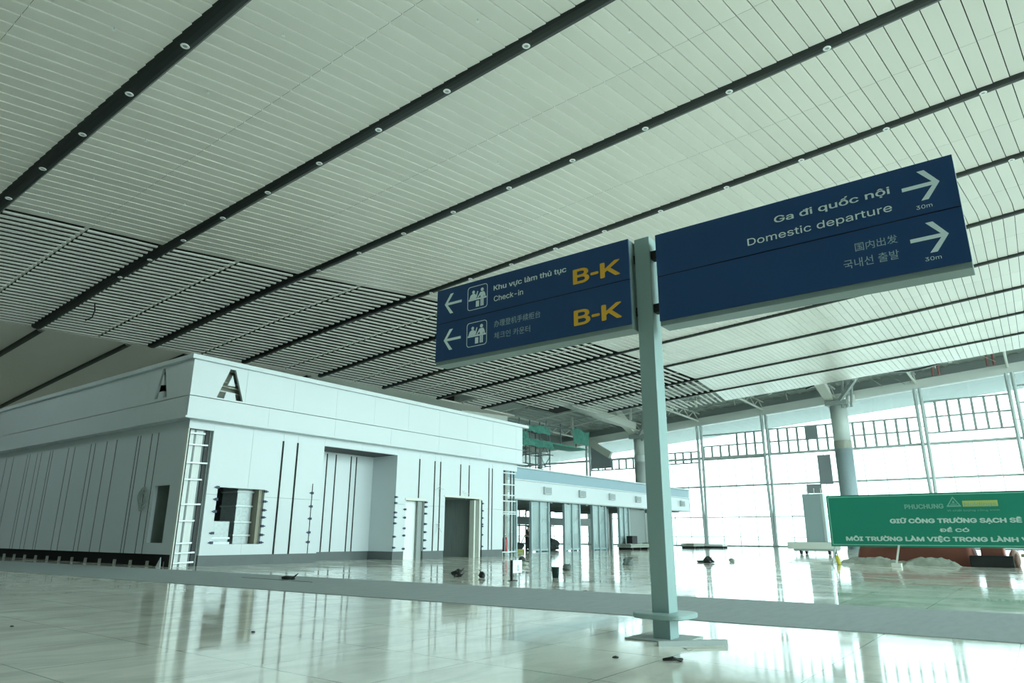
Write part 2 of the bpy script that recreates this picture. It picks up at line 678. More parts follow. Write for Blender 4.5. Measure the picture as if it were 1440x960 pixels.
# planks of the near field
mb = MB()
nrow = 70
rows = [V_LOUV-(nrow-i)*PITCHV for i in range(nrow)]
for k in range(0, 11):
    xa, xb = XK[k], XK[k+1]
    if k == 10:
        xb = XE
    xm = (xa+xb)/2
    for h, (u0, u1) in enumerate(((xa+.2, xm-.004), (xm+.004, xb-.2))):
        for v in rows:
            tone = 1+random.uniform(-.03, .03)
            n = 3
            for i in range(n):
                x0, x1 = u0+(u1-u0)*i/n, u0+(u1-u0)*(i+1)/n
                g = .014
                P = []
                for x in (x0, x1):
                    ya, yb = WY(v+g, x), WY(v+PITCHV-g, x)
                    za, zb = ZC(x, ya), ZC(x, yb)
                    P.append(((x, ya, za+.05), (x, ya, za-.008), (x, ya+.02, za-.011), (x, yb, zb+.008), (x, yb, zb+.05)))
                vs = list(P[0])+list(P[1])
                mb.add(vs, [(0, 1, 6, 5), (1, 2, 7, 6), (2, 3, 8, 7), (3, 4, 9, 8)], tone)
o = mb.build('plank_field', M['plank'], cl, tone=True)
mb = MB()                                                  # backing above the planks
for k in range(0, 22):
    x0, x1 = XK[0]+(XE-XK[0])*k/22, XK[0]+(XE-XK[0])*(k+1)/22
    for j in range(8):
        v0, v1 = rows[0]+(V_LOUV-rows[0])*j/8, rows[0]+(V_LOUV-rows[0])*(j+1)/8
        q = [(x, WY(v, x), ZC(x, WY(v, x))+.10) for x, v in ((x0, v0), (x1, v0), (x1, v1), (x0, v1))]
        mb.hexa([*q, *[(a, b, c+.06) for a, b, c in q]])
mb.build('plank_backing', M['black'], cl)
# plain sheets: behind the camera, far left, and beyond the louvres


def sheet(name, xs, yfun0, yfun1, ny, m):
    b = MB()
    for x0, x1 in zip(xs[:-1], xs[1:]):
        for j in range(ny):
            q = []
            for x, t in ((x0, j/ny), (x1, j/ny), (x1, (j+1)/ny), (x0, (j+1)/ny)):
                y = yfun0(x)+(yfun1(x)-yfun0(x))*t
                q.append((x, y, ZC(x, y)))
            b.hexa([*q, *[(a, c, d+.12) for a, c, d in q]])
    return b.build(name, m, cl)


xs_all = [XK[0]+(78.4-XK[0])*i/24 for i in range(25)]
sheet('ceiling_sheet', xs_all, lambda x: -14.2, lambda x: WY(rows[0], x), 4, M['sheet'])
sheet('ceiling_sheet', [-14+(XK[0]+14)*i/6 for i in range(7)], lambda x: -14.2, lambda x: 96, 18, M['sheet'])
sheet('ceiling_sheet', [XK[0]+(54-XK[0])*i/20 for i in range(21)], lambda x: WY(V_END, x)+.1, lambda x: 96, 12, M['sheet'])
# louvre slats
for k in range(0, 11):
    xa, xb = XK[k], XK[k+1]
    if k == 10:
        xb = XE+.25
    xm = (xa+xb)/2
    mb = MB()
    v = V_LOUV+.3
    row = 0
    while v < V_END:
        for h, (u0, u1) in enumerate(((xa+.30, xm-.06), (xm+.06, xb-.30))):
            if k == 7 and v > 39.6 and h == 0 or k == 8 and v > 39 or k == 9 and v > 37 or k == 10 and (28.6 < v < 29.6 and h == 0 or v > 34):
                continue                                   # slats not hung yet
            n = 2
            for i in range(n):
                x0, x1 = u0+(u1-u0)*i/n, u0+(u1-u0)*(i+1)/n
                q = []
                for x, dv in ((x0, 0), (x1, 0), (x1, .12), (x0, .12)):
                    y = WY(v+dv, x)
                    q.append((x, y, ZC(x, y)-.02))
                mb.hexa([*q, *[(a, b, c+.075) for a, b, c in q]])
        v += PITCHV
        row += 1
    mb.build('louvre_slats', M['slat'], cl)
    mb = MB()
    vv = [V_LOUV+(V_END-V_LOUV)*i/8 for i in range(9)]
    for a, b in zip(vv[:-1], vv[1:]):
        ya, yb = WY(a, xm), WY(b, xm)
        mb.bar((xm, ya, ZC(xm, ya)+.10), (xm, yb, ZC(xm, yb)+.10), .12, .05)
    mb.build('louvre_bar', M['slat'], cl)
# black strips (shallow half-round channels)


def strip(x, y0, y1, n, wd=.46, dp=.11):
    b = MB()
    prof = [(-wd/2, .14), (-wd/2, -.02), (-wd*.36, -dp*.75), (-wd*.15, -dp), (wd*.15, -dp), (wd*.36, -dp*.75), (wd/2, -.02), (wd/2, .14)]
    vs, fs = [], []
    for i in range(n+1):
        y = y0+(y1-y0)*i/n
        z = ZC(x, y)
        vs += [(x+u, y, z+h) for u, h in prof]
    m_ = len(prof)
    for i in range(n):
        for j in range(m_):
            fs.append((i*m_+j, i*m_+(j+1) % m_, (i+1)*m_+(j+1) % m_, (i+1)*m_+j))
    fs += [tuple(range(m_)), tuple(range(n*m_, (n+1)*m_))[::-1]]
    b.add(vs, fs)
    return b.build('ceiling_strip', M['channel'], cl)


for k in range(1, 11):
    y1 = WY(V_END, XK[k])-.05 if k < 9 else WY(36, XK[k])
    strip(XK[k], -12, y1, 30, wd=.5 if k < 4 else .42)
for x in (13.0, 17.5, 21.0, 25.5, 30):
    strip(x, WY(V_END, x)+.3, 90, 14, .4)
# dark void above the louvres, roof deck beyond the ceiling edge
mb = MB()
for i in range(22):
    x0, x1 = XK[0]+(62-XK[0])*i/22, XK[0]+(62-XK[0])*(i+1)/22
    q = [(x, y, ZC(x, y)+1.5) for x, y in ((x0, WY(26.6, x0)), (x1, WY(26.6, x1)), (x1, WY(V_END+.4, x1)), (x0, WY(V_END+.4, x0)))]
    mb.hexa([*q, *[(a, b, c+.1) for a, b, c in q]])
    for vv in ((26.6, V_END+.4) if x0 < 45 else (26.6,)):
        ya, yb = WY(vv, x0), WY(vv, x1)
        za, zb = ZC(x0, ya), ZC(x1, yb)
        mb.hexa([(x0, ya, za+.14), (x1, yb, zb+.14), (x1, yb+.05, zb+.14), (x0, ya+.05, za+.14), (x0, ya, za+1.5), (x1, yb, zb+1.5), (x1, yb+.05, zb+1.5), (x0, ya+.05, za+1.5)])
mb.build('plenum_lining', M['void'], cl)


def ZT(y):                                                # top of the window wall
    return 15.55-.0725*y


def ZD(y):                                                # underside of the exposed roof deck
    return 17.75-.075*y


mb = MB()
for i in range(16):
    y0, y1 = -32+128*i/16, -32+128*(i+1)/16
    mb.hexa([(20, y0, ZD(y0)+.2), (79, y0, ZD(y0)), (79, y1, ZD(y1)), (20, y1, ZD(y1)+.2), (20, y0, ZD(y0)+.4), (79, y0, ZD(y0)+.2), (79, y1, ZD(y1)+.2), (20, y1, ZD(y1)+.4)])
for i in range(60):                                       # deck ribs
    y = -8+i*1.0
    mb.hexa([(60, y, ZD(y)-.1), (78.4, y, ZD(y)-.1), (78.4, y+.3, ZD(y)-.1), (60, y+.3, ZD(y)-.1), (60, y, ZD(y)+.05), (78.4, y, ZD(y)+.02), (78.4, y+.3, ZD(y)+.02), (60, y+.3, ZD(y)+.05)])
mb.build('roof_deck', M['deck'], cl)
for j, y in enumerate([.25+7.62*i-3.8*.0 for i in range(-1, 8)]):   # a truss over each window post
    b = MB()
    zt, zb = ZD(y)-.3, ZT(y)+.9
    b.tube((61, y, zt), (78, y, zt), .09)
    b.tube((66.0, y, zb+.15), (78, y, zb), .11)
    nn = 4
    for i in range(nn):
        xa = 66.4+(77.6-66.4)*i/nn
        xb = 66.4+(77.6-66.4)*(i+1)/nn
        b.tube((xa, y, zb+.1), ((xa+xb)/2, y, zt), .06, 6)
        b.tube(((xa+xb)/2, y, zt), (xb, y, zb+.1), .06, 6)
    b.build('roof_truss', M['steel_white'], cl)
for x in (68.2, 71.5, 74.8):
    b = MB()
    for i in range(28):
        y0, y1 = -8+2*i, -6+2*i
        b.tube((x, y0, ZD(y0)-.35), (x, y1, ZD(y1)-.35), .07, 6)
        if x == 71.5:
            b.tube((x, y0, ZD(y0)-.3), (x+1.2, y0+1, ZT(y0)+1.3), .04, 5)
            b.tube((x, y1, ZD(y1)-.3), (x+1.2, y0+1, ZT(y0)+1.3), .04, 5)
    b.build('roof_purlin', M['steel_grey'], cl)
for y in (1.2, 1.7, 5.6, 6.1):
    MB().tube((75.5, y, ZT(y)+.9), (75.5, y, ZD(y)), .10, 8).build('riser_pipe', M['pipe_red'], cl)
b = MB()
for i in range(10):
    y0, y1 = -6+2.4*i, -3.6+2.4*i
    b.tube((67.2, y0, ZC(67, y0)+.35), (67.2, y1, ZC(67, y1)+.35), .06, 6)
b.build('sprinkler_main', M['pipe_red'], cl)
rb_ = random.Random(11)
for i in range(30):
    y = -4+1.6*i+rb_.uniform(-.4, .4)
    x = rb_.uniform(67.3, 76)
    b = MB().tube((x, y, ZD(y)), (x+rb_.uniform(-1, 1.4), y+rb_.uniform(-1.6, 1.6), max(ZT(y)+.9, ZC(66.6, y)+.2)), rb_.choice((.03, .045, .06)), 5)
    b.build('bracing', M[rb_.choice(('steel_grey', 'steel_white', 'steel_white'))], cl)
for i in range(9):
    y = .25+7.62*i-3.8
    MB().box(67.6, 67.8, y-.12, y+.12, ZC(67, y)+.1, ZD(y)).build('hanger_post', M['steel_white'], cl)
b = MB()
for i in range(14):                                       # dark cable tray near the column head
    y0, y1 = 4+.9*i, 4.9+.9*i
    b.bar((70.5, y0, ZD(y0)-1.1-.4*math.sin(i*.5)), (70.5, y1, ZD(y1)-1.1-.4*math.sin((i+1)*.5)), .35, .12)
b.build('cable_tray', M['channel'], cl)

# ---------------------------------------------------------------- window wall (x = 78)
YB = [.25+7.62*j for j in range(-4, 12)]
ROWS = {-1: (11.4, 13, 14.6), 0: (10.8, 12.35, 13.9), 1: (9.75, 11.1, 12.45), 2: (9.75, 11.1, 12.5), 3: (9.55, 11.1, 12.4), 4: (9.3, 10.6), 5: (9.1, 10.35)}
for j in range(len(YB)-1):
    jj = j-4
    ya, yb = YB[j], YB[j+1]
    ym = (ya+yb)/2
    z1 = ZT(ym)
    if ym > 47:
        z1 = min(z1, 12.4)
    wn = snode('window_%d' % (j+1), (78, ym, 0), 'bay of the tall glazed wall along the far side of the hall', 'window')
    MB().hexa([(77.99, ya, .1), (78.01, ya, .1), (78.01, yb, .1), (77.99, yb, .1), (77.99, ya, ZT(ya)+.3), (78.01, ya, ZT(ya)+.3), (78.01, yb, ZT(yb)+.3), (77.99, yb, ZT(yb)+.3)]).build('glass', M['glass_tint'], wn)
    b = MB()                                              # tapered twin-tube post
    for sgn in (-1, 1):
        b.tube((77.6, ya+sgn*.10, .3), (77.6, ya+sgn*.24, 7.5), .16)
        b.tube((77.6, ya+sgn*.24, 7.5), (77.6, ya+sgn*.24, ZT(ya)+.4), .16)
    for z in (2.5, 5.5, 8.5, 11.5):
        b.bar((77.6, ya-.24, z), (77.6, ya+.24, z), .08, .08)
    b.cbox(77.4, 77.8, ya-.25, ya+.25, 0, .35, .03)
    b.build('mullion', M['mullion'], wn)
    b = MB()
    for z, t in ((.95, .09), (3.07, .12), (6.45, .2), (9.70, .26)):
        if jj >= 5 and z > 9:
            z = 10.3
        b.box(77.82, 77.98, ya, yb, z, z+t)
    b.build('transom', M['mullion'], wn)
    b = MB()
    for i in range(1, 4):
        y = ya+(yb-ya)*i/4
        b.box(77.93, 77.99, y-.035, y+.035, .1, 9.75)
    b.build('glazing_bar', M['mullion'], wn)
    if jj in ROWS:
        rr = ROWS[jj]
        b = MB()
        n = 7 if jj != 3 else 7
        for z in rr:
            b.box(77.84, 77.97, ya+.3, yb-.3, z, z+.15)
        for i in range(n+1):
            y = ya+.3+(yb-ya-.6)*i/n
            zt = rr[-1]
            if jj == 3 and y > ym or jj == 1 and False:
                zt = rr[1]
            b.box(77.86, 77.97, y-.11, y+.11, rr[0], zt)
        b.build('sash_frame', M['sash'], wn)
    if jj == 2:
        MB().box(77.80, 77.92, 17.70, 18.95, 11.1, 12.5).build('blank_panel', M['blank'], wn)
        MB().box(77.80, 77.92, 16.7, 18.0, 6.35, 9.4).build('blank_panel', M['blank'], wn)
        MB().box(77.80, 77.92, 17.9, 19.4, 5.45, 6.4).build('blank_panel', M['blank'], wn)
    if jj == 5:
        MB().hexa([(77.7, 42.7, 9.4), (77.9, 42.7, 9.4), (77.9, 45.6, 9.4), (77.7, 45.6, 9.4), (77.7, 42.7, 11.0), (77.9, 42.7, 11.0), (77.9, 45.6, 12.7), (77.7, 45.6, 12.7)]).build('blank_panel', M['blank'], wn)
b = MB()
for i in range(32):
    y0, y1 = -32+4*i, -28+4*i
    b.hexa([(77.5, y0, ZT(y0)+.3), (78.3, y0, ZT(y0)+.3), (78.3, y1, ZT(y1)+.3), (77.5, y1, ZT(y1)+.3), (77.5, y0, ZT(y0)+1.2), (78.3, y0, ZT(y0)+1.2), (78.3, y1, ZT(y1)+1.2), (77.5, y1, ZT(y1)+1.2)])
struct(b.build('trim_2', M['beam']), 'pale steel beam along the top of the glazed wall', 'beam')
b = MB()
for i in range(32):
    y0, y1 = -32+4*i, -28+4*i
    b.hexa([(78.3, y0, ZT(y0)+.4), (86.5, y0, ZT(y0)+.2), (86.5, y1, ZT(y1)+.2), (78.3, y1, ZT(y1)+.4), (78.3, y0, ZT(y0)+2.6), (86.5, y0, ZT(y0)+2.6), (86.5, y1, ZT(y1)+2.6), (78.3, y1, ZT(y1)+2.6)])
struct(b.build('trim_3', M['steel_grey']), 'grey roof overhang outside the glazed wall', 'eaves')
struct(MB().box(77.0, 78.3, -14, 96, 0, .12).build('baseboard_right', M['steel_grey']), 'low grey kerb under the glazed wall', 'kerb')
b = MB()
pts = [(77.3, 50, 15.3), (77.3, 48.2, 14.66), (77.3, 46.4, 13.5), (77.3, 44.6, 12.2), (77.3, 42.5, 10.9)]
for p, q in zip(pts[:-1], pts[1:]):
    b.bar(p, q, .5, .8)
struct(b.build('trim_4', M['steel_white']), 'sloping white beam in the far corner of the glazed wall', 'beam')
b = MB()
b.box(40, 78, 50.5, 50.9, 12.2, ZD(50)+.2)
struct(b.build('trim_5', M['shopgrey']), 'grey bulkhead above the far corner windows', 'bulkhead')
# glazed side wall (right of the frame; it lights the hall)
wn = snode('window_16', (40, -14, 0), 'glazed side wall of the hall', 'window')
MB().box(2, 78, -14.02, -13.99, 0, 16.5).build('glass', M['glass'], wn)
b = MB()
for i in range(11):
    x = 2+7.6*i
    b.box(x-.15, x+.15, -13.95, -13.7, 0, 16.5)
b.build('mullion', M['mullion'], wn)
b = MB()
for z in (3, 6.4, 9.7, 13):
    b.box(2, 78, -13.95, -13.75, z, z+.14)
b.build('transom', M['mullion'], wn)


# ---------------------------------------------------------------- columns
def column(x, y, label, wrapped=True):
    t = thing('column', (x, y, 0), label, 'column', 'round columns by the glazed wall')
    r = .78
    zt = ZT(y)-1.15
    MB().lathe((x, y, 0), [(r*1.02, 0), (r*1.02, 9.2)], 32).build('column_wrap', M['col_wrap' if wrapped else 'col_white'], t, True)
    MB().lathe((x, y, 0), [(r, 9.2), (r*1.03, 9.2), (r*1.03, 9.95), (r, 9.95)], 32).build('column_band', M['col_band' if wrapped else 'col_white'], t)
    MB().lathe((x, y, 0), [(r, 9.95), (r, zt)], 32).build('column_shaft', M['col_white'], t, True)
    MB().cbox(x-1.0, x+1.0, y-1.0, y+1.0, zt-.02, zt+.45, .06).build('capital', M['steel_grey'], t)
    b = MB()
    b.hexa([(x-.45, y+.2, zt+.4), (x+.45, y+.2, zt+.4), (x+.45, y+1.0, zt+.4), (x-.45, y+1.0, zt+.4), (x-5.2, y+.4, zt+2.6), (x-3.9, y+.4, zt+3.0), (x-3.9, y+1.4, zt+3.0), (x-5.2, y+1.4, zt+2.6)])
    b.bar((x, y, zt+.4), (x+5.5, y-.3, zt+1.6), .7, .8)
    b.build('bracket', M['steel_white'], t)
    b = MB()
    for dy in (-1.3, -.9, -.5):
        b.tube((x-.6, y+dy, zt-.3), (x-1.2, y+dy-.5, zt+2.9), .12)
    b.bar((x-.9, y-.4, zt+.4), (x-2.2, y-2.6, zt+2.5), .3, .3)
    b.build('strut', M['steel_grey'], t)
    return t


column(72, 14.17, 'round column with blue grey wrapped shaft and white head behind the green banner')
column(72, 35.6, 'round column half hidden behind the sign post, rising over the shop roof', False)
tag(MB().bar((71, 35.9, 13.2), (50, 38.5, 15.1), .7, .8).build('roof_girder', M['steel_white'], loc=(71, 35.9, 12.8)), 'off-white box girder running from the column behind the sign post into the roof', 'girder')

# ---------------------------------------------------------------- carpet strip
b = MB()
n = 40
for i in range(n):
    y0, y1 = -14+62*i/n, -14+62*(i+1)/n
    def edge(y, far):
        e = (12.15 if far else 8.87)-.062*y
        return e+.03*math.sin(y*1.7+(1 if far else 0))+.02*math.sin(y*4.1)
    q = [(edge(y0, 0), y0), (edge(y0, 1), y0), (edge(y1, 1), y1), (edge(y1, 0), y1)]
    b.hexa([*[(x, y, .0) for x, y in q], *[(x, y, .008) for x, y in q]])
tag(b.build('carpet_runner', M['carpet'], loc=(10, 5, 0)), 'long grey protective carpet strip crossing the marble floor behind the sign post', 'carpet')

# ---------------------------------------------------------------- service block (white building marked A)
sb = thing('service_block', (11.6, 22.2, 0), 'white panelled building with large cut-out letters A on both sides of its corner', 'building')
YF, XL = 22.2, 11.6
XR = 29.95
front_stripes = [(15.28, .34, 4.38), (15.92, .34, 4.38), (22.52, 2.62, 4.36), (23.53, .34, 4.35), (23.92, .34, 4.35), (25.35, 2.85, 4.35), (25.99, 2.85, 4.35), (27.55, .34, 4.34), (27.82, .34, 4.34)]
holes = [(11.6, 12.49, 0, 4.42), (12.88, 14.7, .69, 2.56), (17.17, 21.12, 0, 4.40), (21.76, 22.95, 0, 2.54), (24.29, 26.95, 0, 2.75), (28.72, 29.95, 0, 4.33)]
holes += [(x-.042, x+.042, a, z) for x, a, z in front_stripes]
joints = [(12.49, 28.72, 2.30, 2.308)]
edges_x = [12.49, 14.0, 15.28, 15.92, 17.17, 19.1, 21.12, 22.52, 23.53, 23.92, 25.35, 25.99, 27.55, 27.82, 28.72]
for e0, e1 in zip(edges_x[:-1], edges_x[1:]):
    b = MB()
    holes_wall(e0+.003, e1-.003, .34, 4.70, holes+joints, lambda a, c, z0, z1: b.box(a, c, YF, YF+.12, z0, z1))
    b.build('front_panel', M['panel'], sb)
MB().box(XL, 12.49, YF, YF+.12, 4.42, 4.70).build('head_panel', M['panel'], sb)
MB().box(28.72, XR, YF, YF+.12, 4.33, 4.70).build('head_panel', M['panel'], sb)
for x, a, z in front_stripes:                             # black backing in the slots
    MB().box(x-.042, x+.042, YF+.012, YF+.10, a, z).build('slot_backing', M['black'], sb)
for x, a, z in ((14.0, 2.62, 4.7),):
    MB().box(x-.05, x+.05, YF+.122, YF+.14, a, z).build('joint_backing', M['joint'], sb)
for (x0, x1) in ((14.75, 15.2), (16.0, 17.05), (21.2, 21.6), (23.05, 23.42), (27.1, 27.43), (27.92, 28.7)):
    MB().box(x0, x1, YF+.122, YF+.14, 2.25, 2.35).build('joint_backing', M['joint'], sb)
for x0, x1 in ((12.49, 17.17), (21.12, 21.76), (22.95, 24.29), (26.95, 28.72)):
    MB().box(x0, x1, YF+.03, YF+.15, 0, .34).build('skirting', M['skirt'], sb)
# left side
left_ys = [24.2, 24.67, 25.5, 25.72, 27.35, 28.17, 29.17, 29.55, 31.05, 31.65, 33.25, 33.5, 34.45, 34.9, 35.75, 36.05, 37.7, 38.6, 39.6, 41.2, 41.6, 43.3, 44, 46, 47]
lh = [(22.93, 23.95, .73, 2.59)]+[(y-.035, y+.035, .38, 4.43) for y in left_ys]
lh[1] = (24.2-.035, 24.2+.035, .38, 4.43)
ee = [22.32]+left_ys+[50]
for e0, e1 in zip(ee[:-1], ee[1:]):
    b = MB()
    holes_wall(e0, e1, .38, 4.70, lh, lambda a, c, z0, z1: b.box(XL, XL+.12, a, c, z0, z1))
    b.build('side_panel', M['panel'], sb)
for y in left_ys:
    MB().box(XL+.012, XL+.10, y-.035, y+.035, .38, 4.43).build('slot_backing', M['black'], sb)
MB().box(XL+.35, XL+.45, 22.5, 50, 0, .4).build('recessed_plinth', M['black'], sb)
for i in range(22):
    y = 22.95+1.18*i
    MB().box(XL+.16, XL+.24, y-.035, y+.035, 0, .15).build('plinth_foot', M['conc'], sb)
# fascia band with cut-out letters, caps and shadow joints


def letter_A(w, h, st=.26):
    o = [(0, 0), (w*.40, h), (w*.60, h), (w, 0), (w-st*w*1.05, 0), (w*.67, h*.22), (w*.33, h*.22), (st*w*1.05, 0)]
    inner = [(w*.36, h*.45), (w*.64, h*.45), (w*.5, h*.80)]
    return o, inner


fx0, fx1 = 11.35, 30.1
fy0, fy1 = 21.95, 50
aO, aI = letter_A(1.0, 1.07)
sh = lambda pl, du, dv: [(p[0]+du, p[1]+dv) for p in pl]
W1 = 2.02
mbf = shape_mesh([[(0, 0), (W1, 0), (W1, 1.22), (0, 1.22)], sh(aO, 12.29-fx0, 5.53-5.48), sh(aI, 12.29-fx0, 5.53-5.48)], .1, lambda u, v, k: (fx0+u, fy0+.05+k, 5.48+v))
mbf.build('fascia_panel', M['panel'], sb)
W2 = 2.9
aO2, aI2 = letter_A(.87, 1.07)
mbf = shape_mesh([[(0, 0), (W2, 0), (W2, 1.22), (0, 1.22)], sh(aO2, 23.52-fy0-.1, .1), sh(aI2, 23.52-fy0-.1, .1)], .1, lambda u, v, k: (fx0+.05+k, fy0+.1+u, 5.48+v))
mbf.build('fascia_panel', M['panel'], sb)
g = .005
x = fx0+W1
while x < fx1-.1:
    xe = min(fx1, x+W1)
    MB().box(x+g, xe, fy0, fy0+.1, 5.48, 6.70).build('fascia_panel', M['panel'], sb)
    x = xe
y = fy0+.1+W2
while y < fy1-.1:
    ye = min(fy1, y+W1)
    MB().box(fx0, fx0+.1, y+g, ye, 5.48, 6.70).build('fascia_panel', M['panel'], sb)
    y = ye
x = fx0
while x < fx1-.1:
    xe = min(fx1, x+W1*1.5)
    MB().box(x+(g if x > fx0 else 0), xe, fy0, fy0+.1, 4.77, 5.455).build('fascia_panel', M['panel'], sb)
    x = xe
y = fy0+.1
while y < fy1-.1:
    ye = min(fy1, y+W1*1.5)
    MB().box(fx0, fx0+.1, y+g, ye, 4.77, 5.455).build('fascia_panel', M['panel'], sb)
    y = ye
MB().box(fx0+W1-.05, fx1, fy0+.12, fy0+.16, 4.78, 6.7).build('joint_backing', M['joint'], sb)
MB().box(fx0+.12, fx0+W1-.05, fy0+.12, fy0+.16, 4.78, 5.50).build('joint_backing', M['joint'], sb)
MB().box(fx0+.12, fx0+.16, fy0+.16, fy1, 4.78, 5.50).build('joint_backing', M['joint'], sb)
MB().box(fx0+.12, fx0+.16, fy0+W2, fy1, 5.50, 6.7).build('joint_backing', M['joint'], sb)
MB().box(fx0+.5, fx1-.2, fy0+.5, fy0+.55, 5.0, 6.58).build('frame_lining', M['lining'], sb)
MB().box(fx0+.5, fx0+.55, fy0+.55, fy1-.3, 5.0, 6.58).build('frame_lining', M['soffit'], sb)  # darker than the front lining: shade behind the side letter put into colour
for z in (5.82, 6.0, 6.16):
    MB().bar((12.1, fy0+.3, z+.04), (13.5, fy0+.3, z-.02), .05, .035).build('cross_rail', M['steel_white'], sb)
b = MB().cbox(fx0-.12, fx1+.45, fy0-.12, fy0+.4, 6.70, 6.86, .02)
b.cbox(fx0-.12, fx0+.4, fy0+.3, fy1, 6.70, 6.86, .02)
b.build('cornice', M['panel'], sb)
b = MB().cbox(fx0-.10, fx1+.35, fy0-.10, fy0+.3, 4.70, 4.77, .01)
b.cbox(fx0-.10, fx0+.3, fy0+.2, fy1, 4.70, 4.77, .01)
b.build('drip_ledge', M['panel'], sb)
MB().box(fx0+.1, 29.95, fy0+.1, 50, 6.6, 6.72).build('roof', M['conc'], sb)
b = MB().box(29.83, 29.95, 22.9, 50, 0, 6.6).box(11.7, 29.95, 49.8, 50, 0, 6.6)
b.box(fx1-.1, fx1, fy0+.1, 50, 4.77, 6.69)
b.build('rear_wall', M['panel'], sb)
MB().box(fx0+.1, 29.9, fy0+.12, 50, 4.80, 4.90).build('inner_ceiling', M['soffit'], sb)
# open corner with bare steel studs
for x, y in ((11.965, 22.45), (12.285, 22.45)):
    MB().box(x-.03, x+.03, y-.04, y+.04, 0, 4.5).build('steel_stud', M['scaf'], sb)
for z, l in ((.12, 1), (.42, 1), (.72, .8), (1.42, .8), (1.95, 1), (2.75, .9), (3.3, 1.1), (3.9, 1), (4.28, .8)):
    MB().bar((11.72, 22.33, z), (11.72+.68*l, 22.33, z+.02), .06, .05).build('steel_bracket', M['galv'], sb)
for x0, x1 in ((11.77, 11.94), (11.99, 12.26)):
    MB().box(x0, x1, 22.43, 22.47, 0, 4.42).build('lining_board', M['whiteboard'], sb)
MB().box(12.31, 12.49, 22.36, 22.42, 0, 4.42).build('corner_reveal', M['soffit'], sb)
MB().box(12.44, 12.49, 22.33, 22.7, 0, 4.42).build('corner_reveal', M['inner'], sb)
MB().box(11.60, 11.635, 22.20, 22.32, 0, 4.45).build('edge_trim', M['steel_white'], sb)
MB().box(11.64, 11.70, 22.25, 22.7, 0, 4.5).build('corner_reveal', M['black'], sb)
# rooms behind the openings (lined so no light leaks)
def room(x0, x1, y0, y1, z1, wall, name='reveal'):
    b = MB()
    b.box(x0-.05, x0, y0, y1, 0, z1).box(x1, x1+.05, y0, y1, 0, z1).box(x0-.05, x1+.05, y1, y1+.05, 0, z1).box(x0-.05, x1+.05, y0, y1, z1, z1+.05)
    return b.build(name, wall, sb)


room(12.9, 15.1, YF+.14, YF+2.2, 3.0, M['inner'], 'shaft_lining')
MB().box(14.55, 14.70, YF+.13, YF+.55, .69, 2.56).build('window_reveal', M['reveal'], sb)
# side window room
b = MB().box(XL+1.2, XL+1.25, 22.8, 24.3, .4, 3).box(XL+.14, XL+1.2, 24.0, 24.05, .4, 3).box(XL+.14, XL+1.2, 22.85, 22.9, .4, 3)
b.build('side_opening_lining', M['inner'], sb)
MB().box(XL+.6, XL+.66, 23.0, 23.9, .73, 2.5).build('side_backing_board', M['conc'], sb)
# recess with slotted back wall
rb = [18.55, 19.02, 19.85, 20.15]
b = MB()
holes_wall(17.17, 21.12, .34, 4.40, [(x-.035, x+.035, .34, 4.33) for x in rb], lambda a, c, z0, z1: b.box(a, c, 23.75, 23.87, z0, z1))
b.box(21.12, 21.2, YF+.12, 23.87, .34, 4.4).box(17.09, 17.17, YF+.12, 23.87, .34, 4.4)
b.build('recess_panel', M['panel'], sb)
for x in rb:
    MB().box(x-.035, x+.035, 23.762, 23.85, .34, 4.33).build('slot_backing', M['black'], sb)
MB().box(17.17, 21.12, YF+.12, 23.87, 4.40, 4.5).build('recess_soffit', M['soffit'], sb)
MB().box(17.17, 21.12, 23.78, 23.88, 0, .34).build('recess_skirting', M['skirt'], sb)
MB().box(21.13, 21.2, YF+.12, 23.8, 0, .34).build('recess_skirting', M['skirt'], sb)
MB().box(17.09, 17.15, YF+.12, 23.8, 0, .34).build('recess_skirting', M['skirt'], sb)
# door openings
b = MB().box(21.78, 22.95, YF+.30, YF+.36, 0, 2.5)
b.build('closing_board', M['whiteboard'], sb)
MB().box(22.66, 22.95, YF+.14, YF+.22, 0, 2.5).build('door_jamb', M['shopgrey'], sb)
MB().box(21.70, 23.0, YF-.03, YF+.12, 2.50, 2.60).build('door_head', M['steel_white'], sb)
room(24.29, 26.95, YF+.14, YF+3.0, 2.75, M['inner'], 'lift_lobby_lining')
MB().box(24.22, 27.0, YF-.03, YF+.12, 2.75, 2.83).build('door_head', M['steel_white'], sb)
MB().box(26.55, 26.63, YF+.1, YF+.4, 0, 2.7).build('door_jamb', M['steel_white'], sb)
MB().box(26.85, 26.95, YF+.02, YF+.3, 0, 2.75).build('door_jamb', M['steel_white'], sb)
MB().box(26.63, 26.85, YF+.2, YF+.3, 0, 2.7).build('door_panel', M['shopgrey'], sb)
# far corner bare frame
for x in (28.80, 29.04, 29.58, 29.85):
    MB().box(x-.03, x+.03, YF+.1, YF+.18, 0, 4.4).build('steel_stud', M['scaf'], sb)
for z in (.2, 2.1, 2.2, 2.75, 3.05, 3.6, 4.2):
    MB().bar((28.74, YF+.06, z), (29.92, YF+.06, z+.02), .05, .06).build('steel_bracket', M['galv'], sb)
MB().box(28.76, 29.85, YF+.55, YF+.6, 0, 4.4).build('lining_board', M['conc'], sb)
MB().box(28.76, 29.6, YF+.35, YF+.5, 2.0, 2.1).box(28.74, 28.8, YF+.35, YF+.55, .3, 2.05).build('hose_cabinet_frame', M['steel_white'], sb)
# spacer clips along the opening edges
def clip(x, z, sgn):
    MB().box(x-.05, x+.05, YF-.045, YF+.02, z-.042, z+.042).box(x+sgn*.05, x+sgn*.11, YF-.045, YF-.01, z-.018, z+.018).build('spacer_clip', M['clip'], sb)


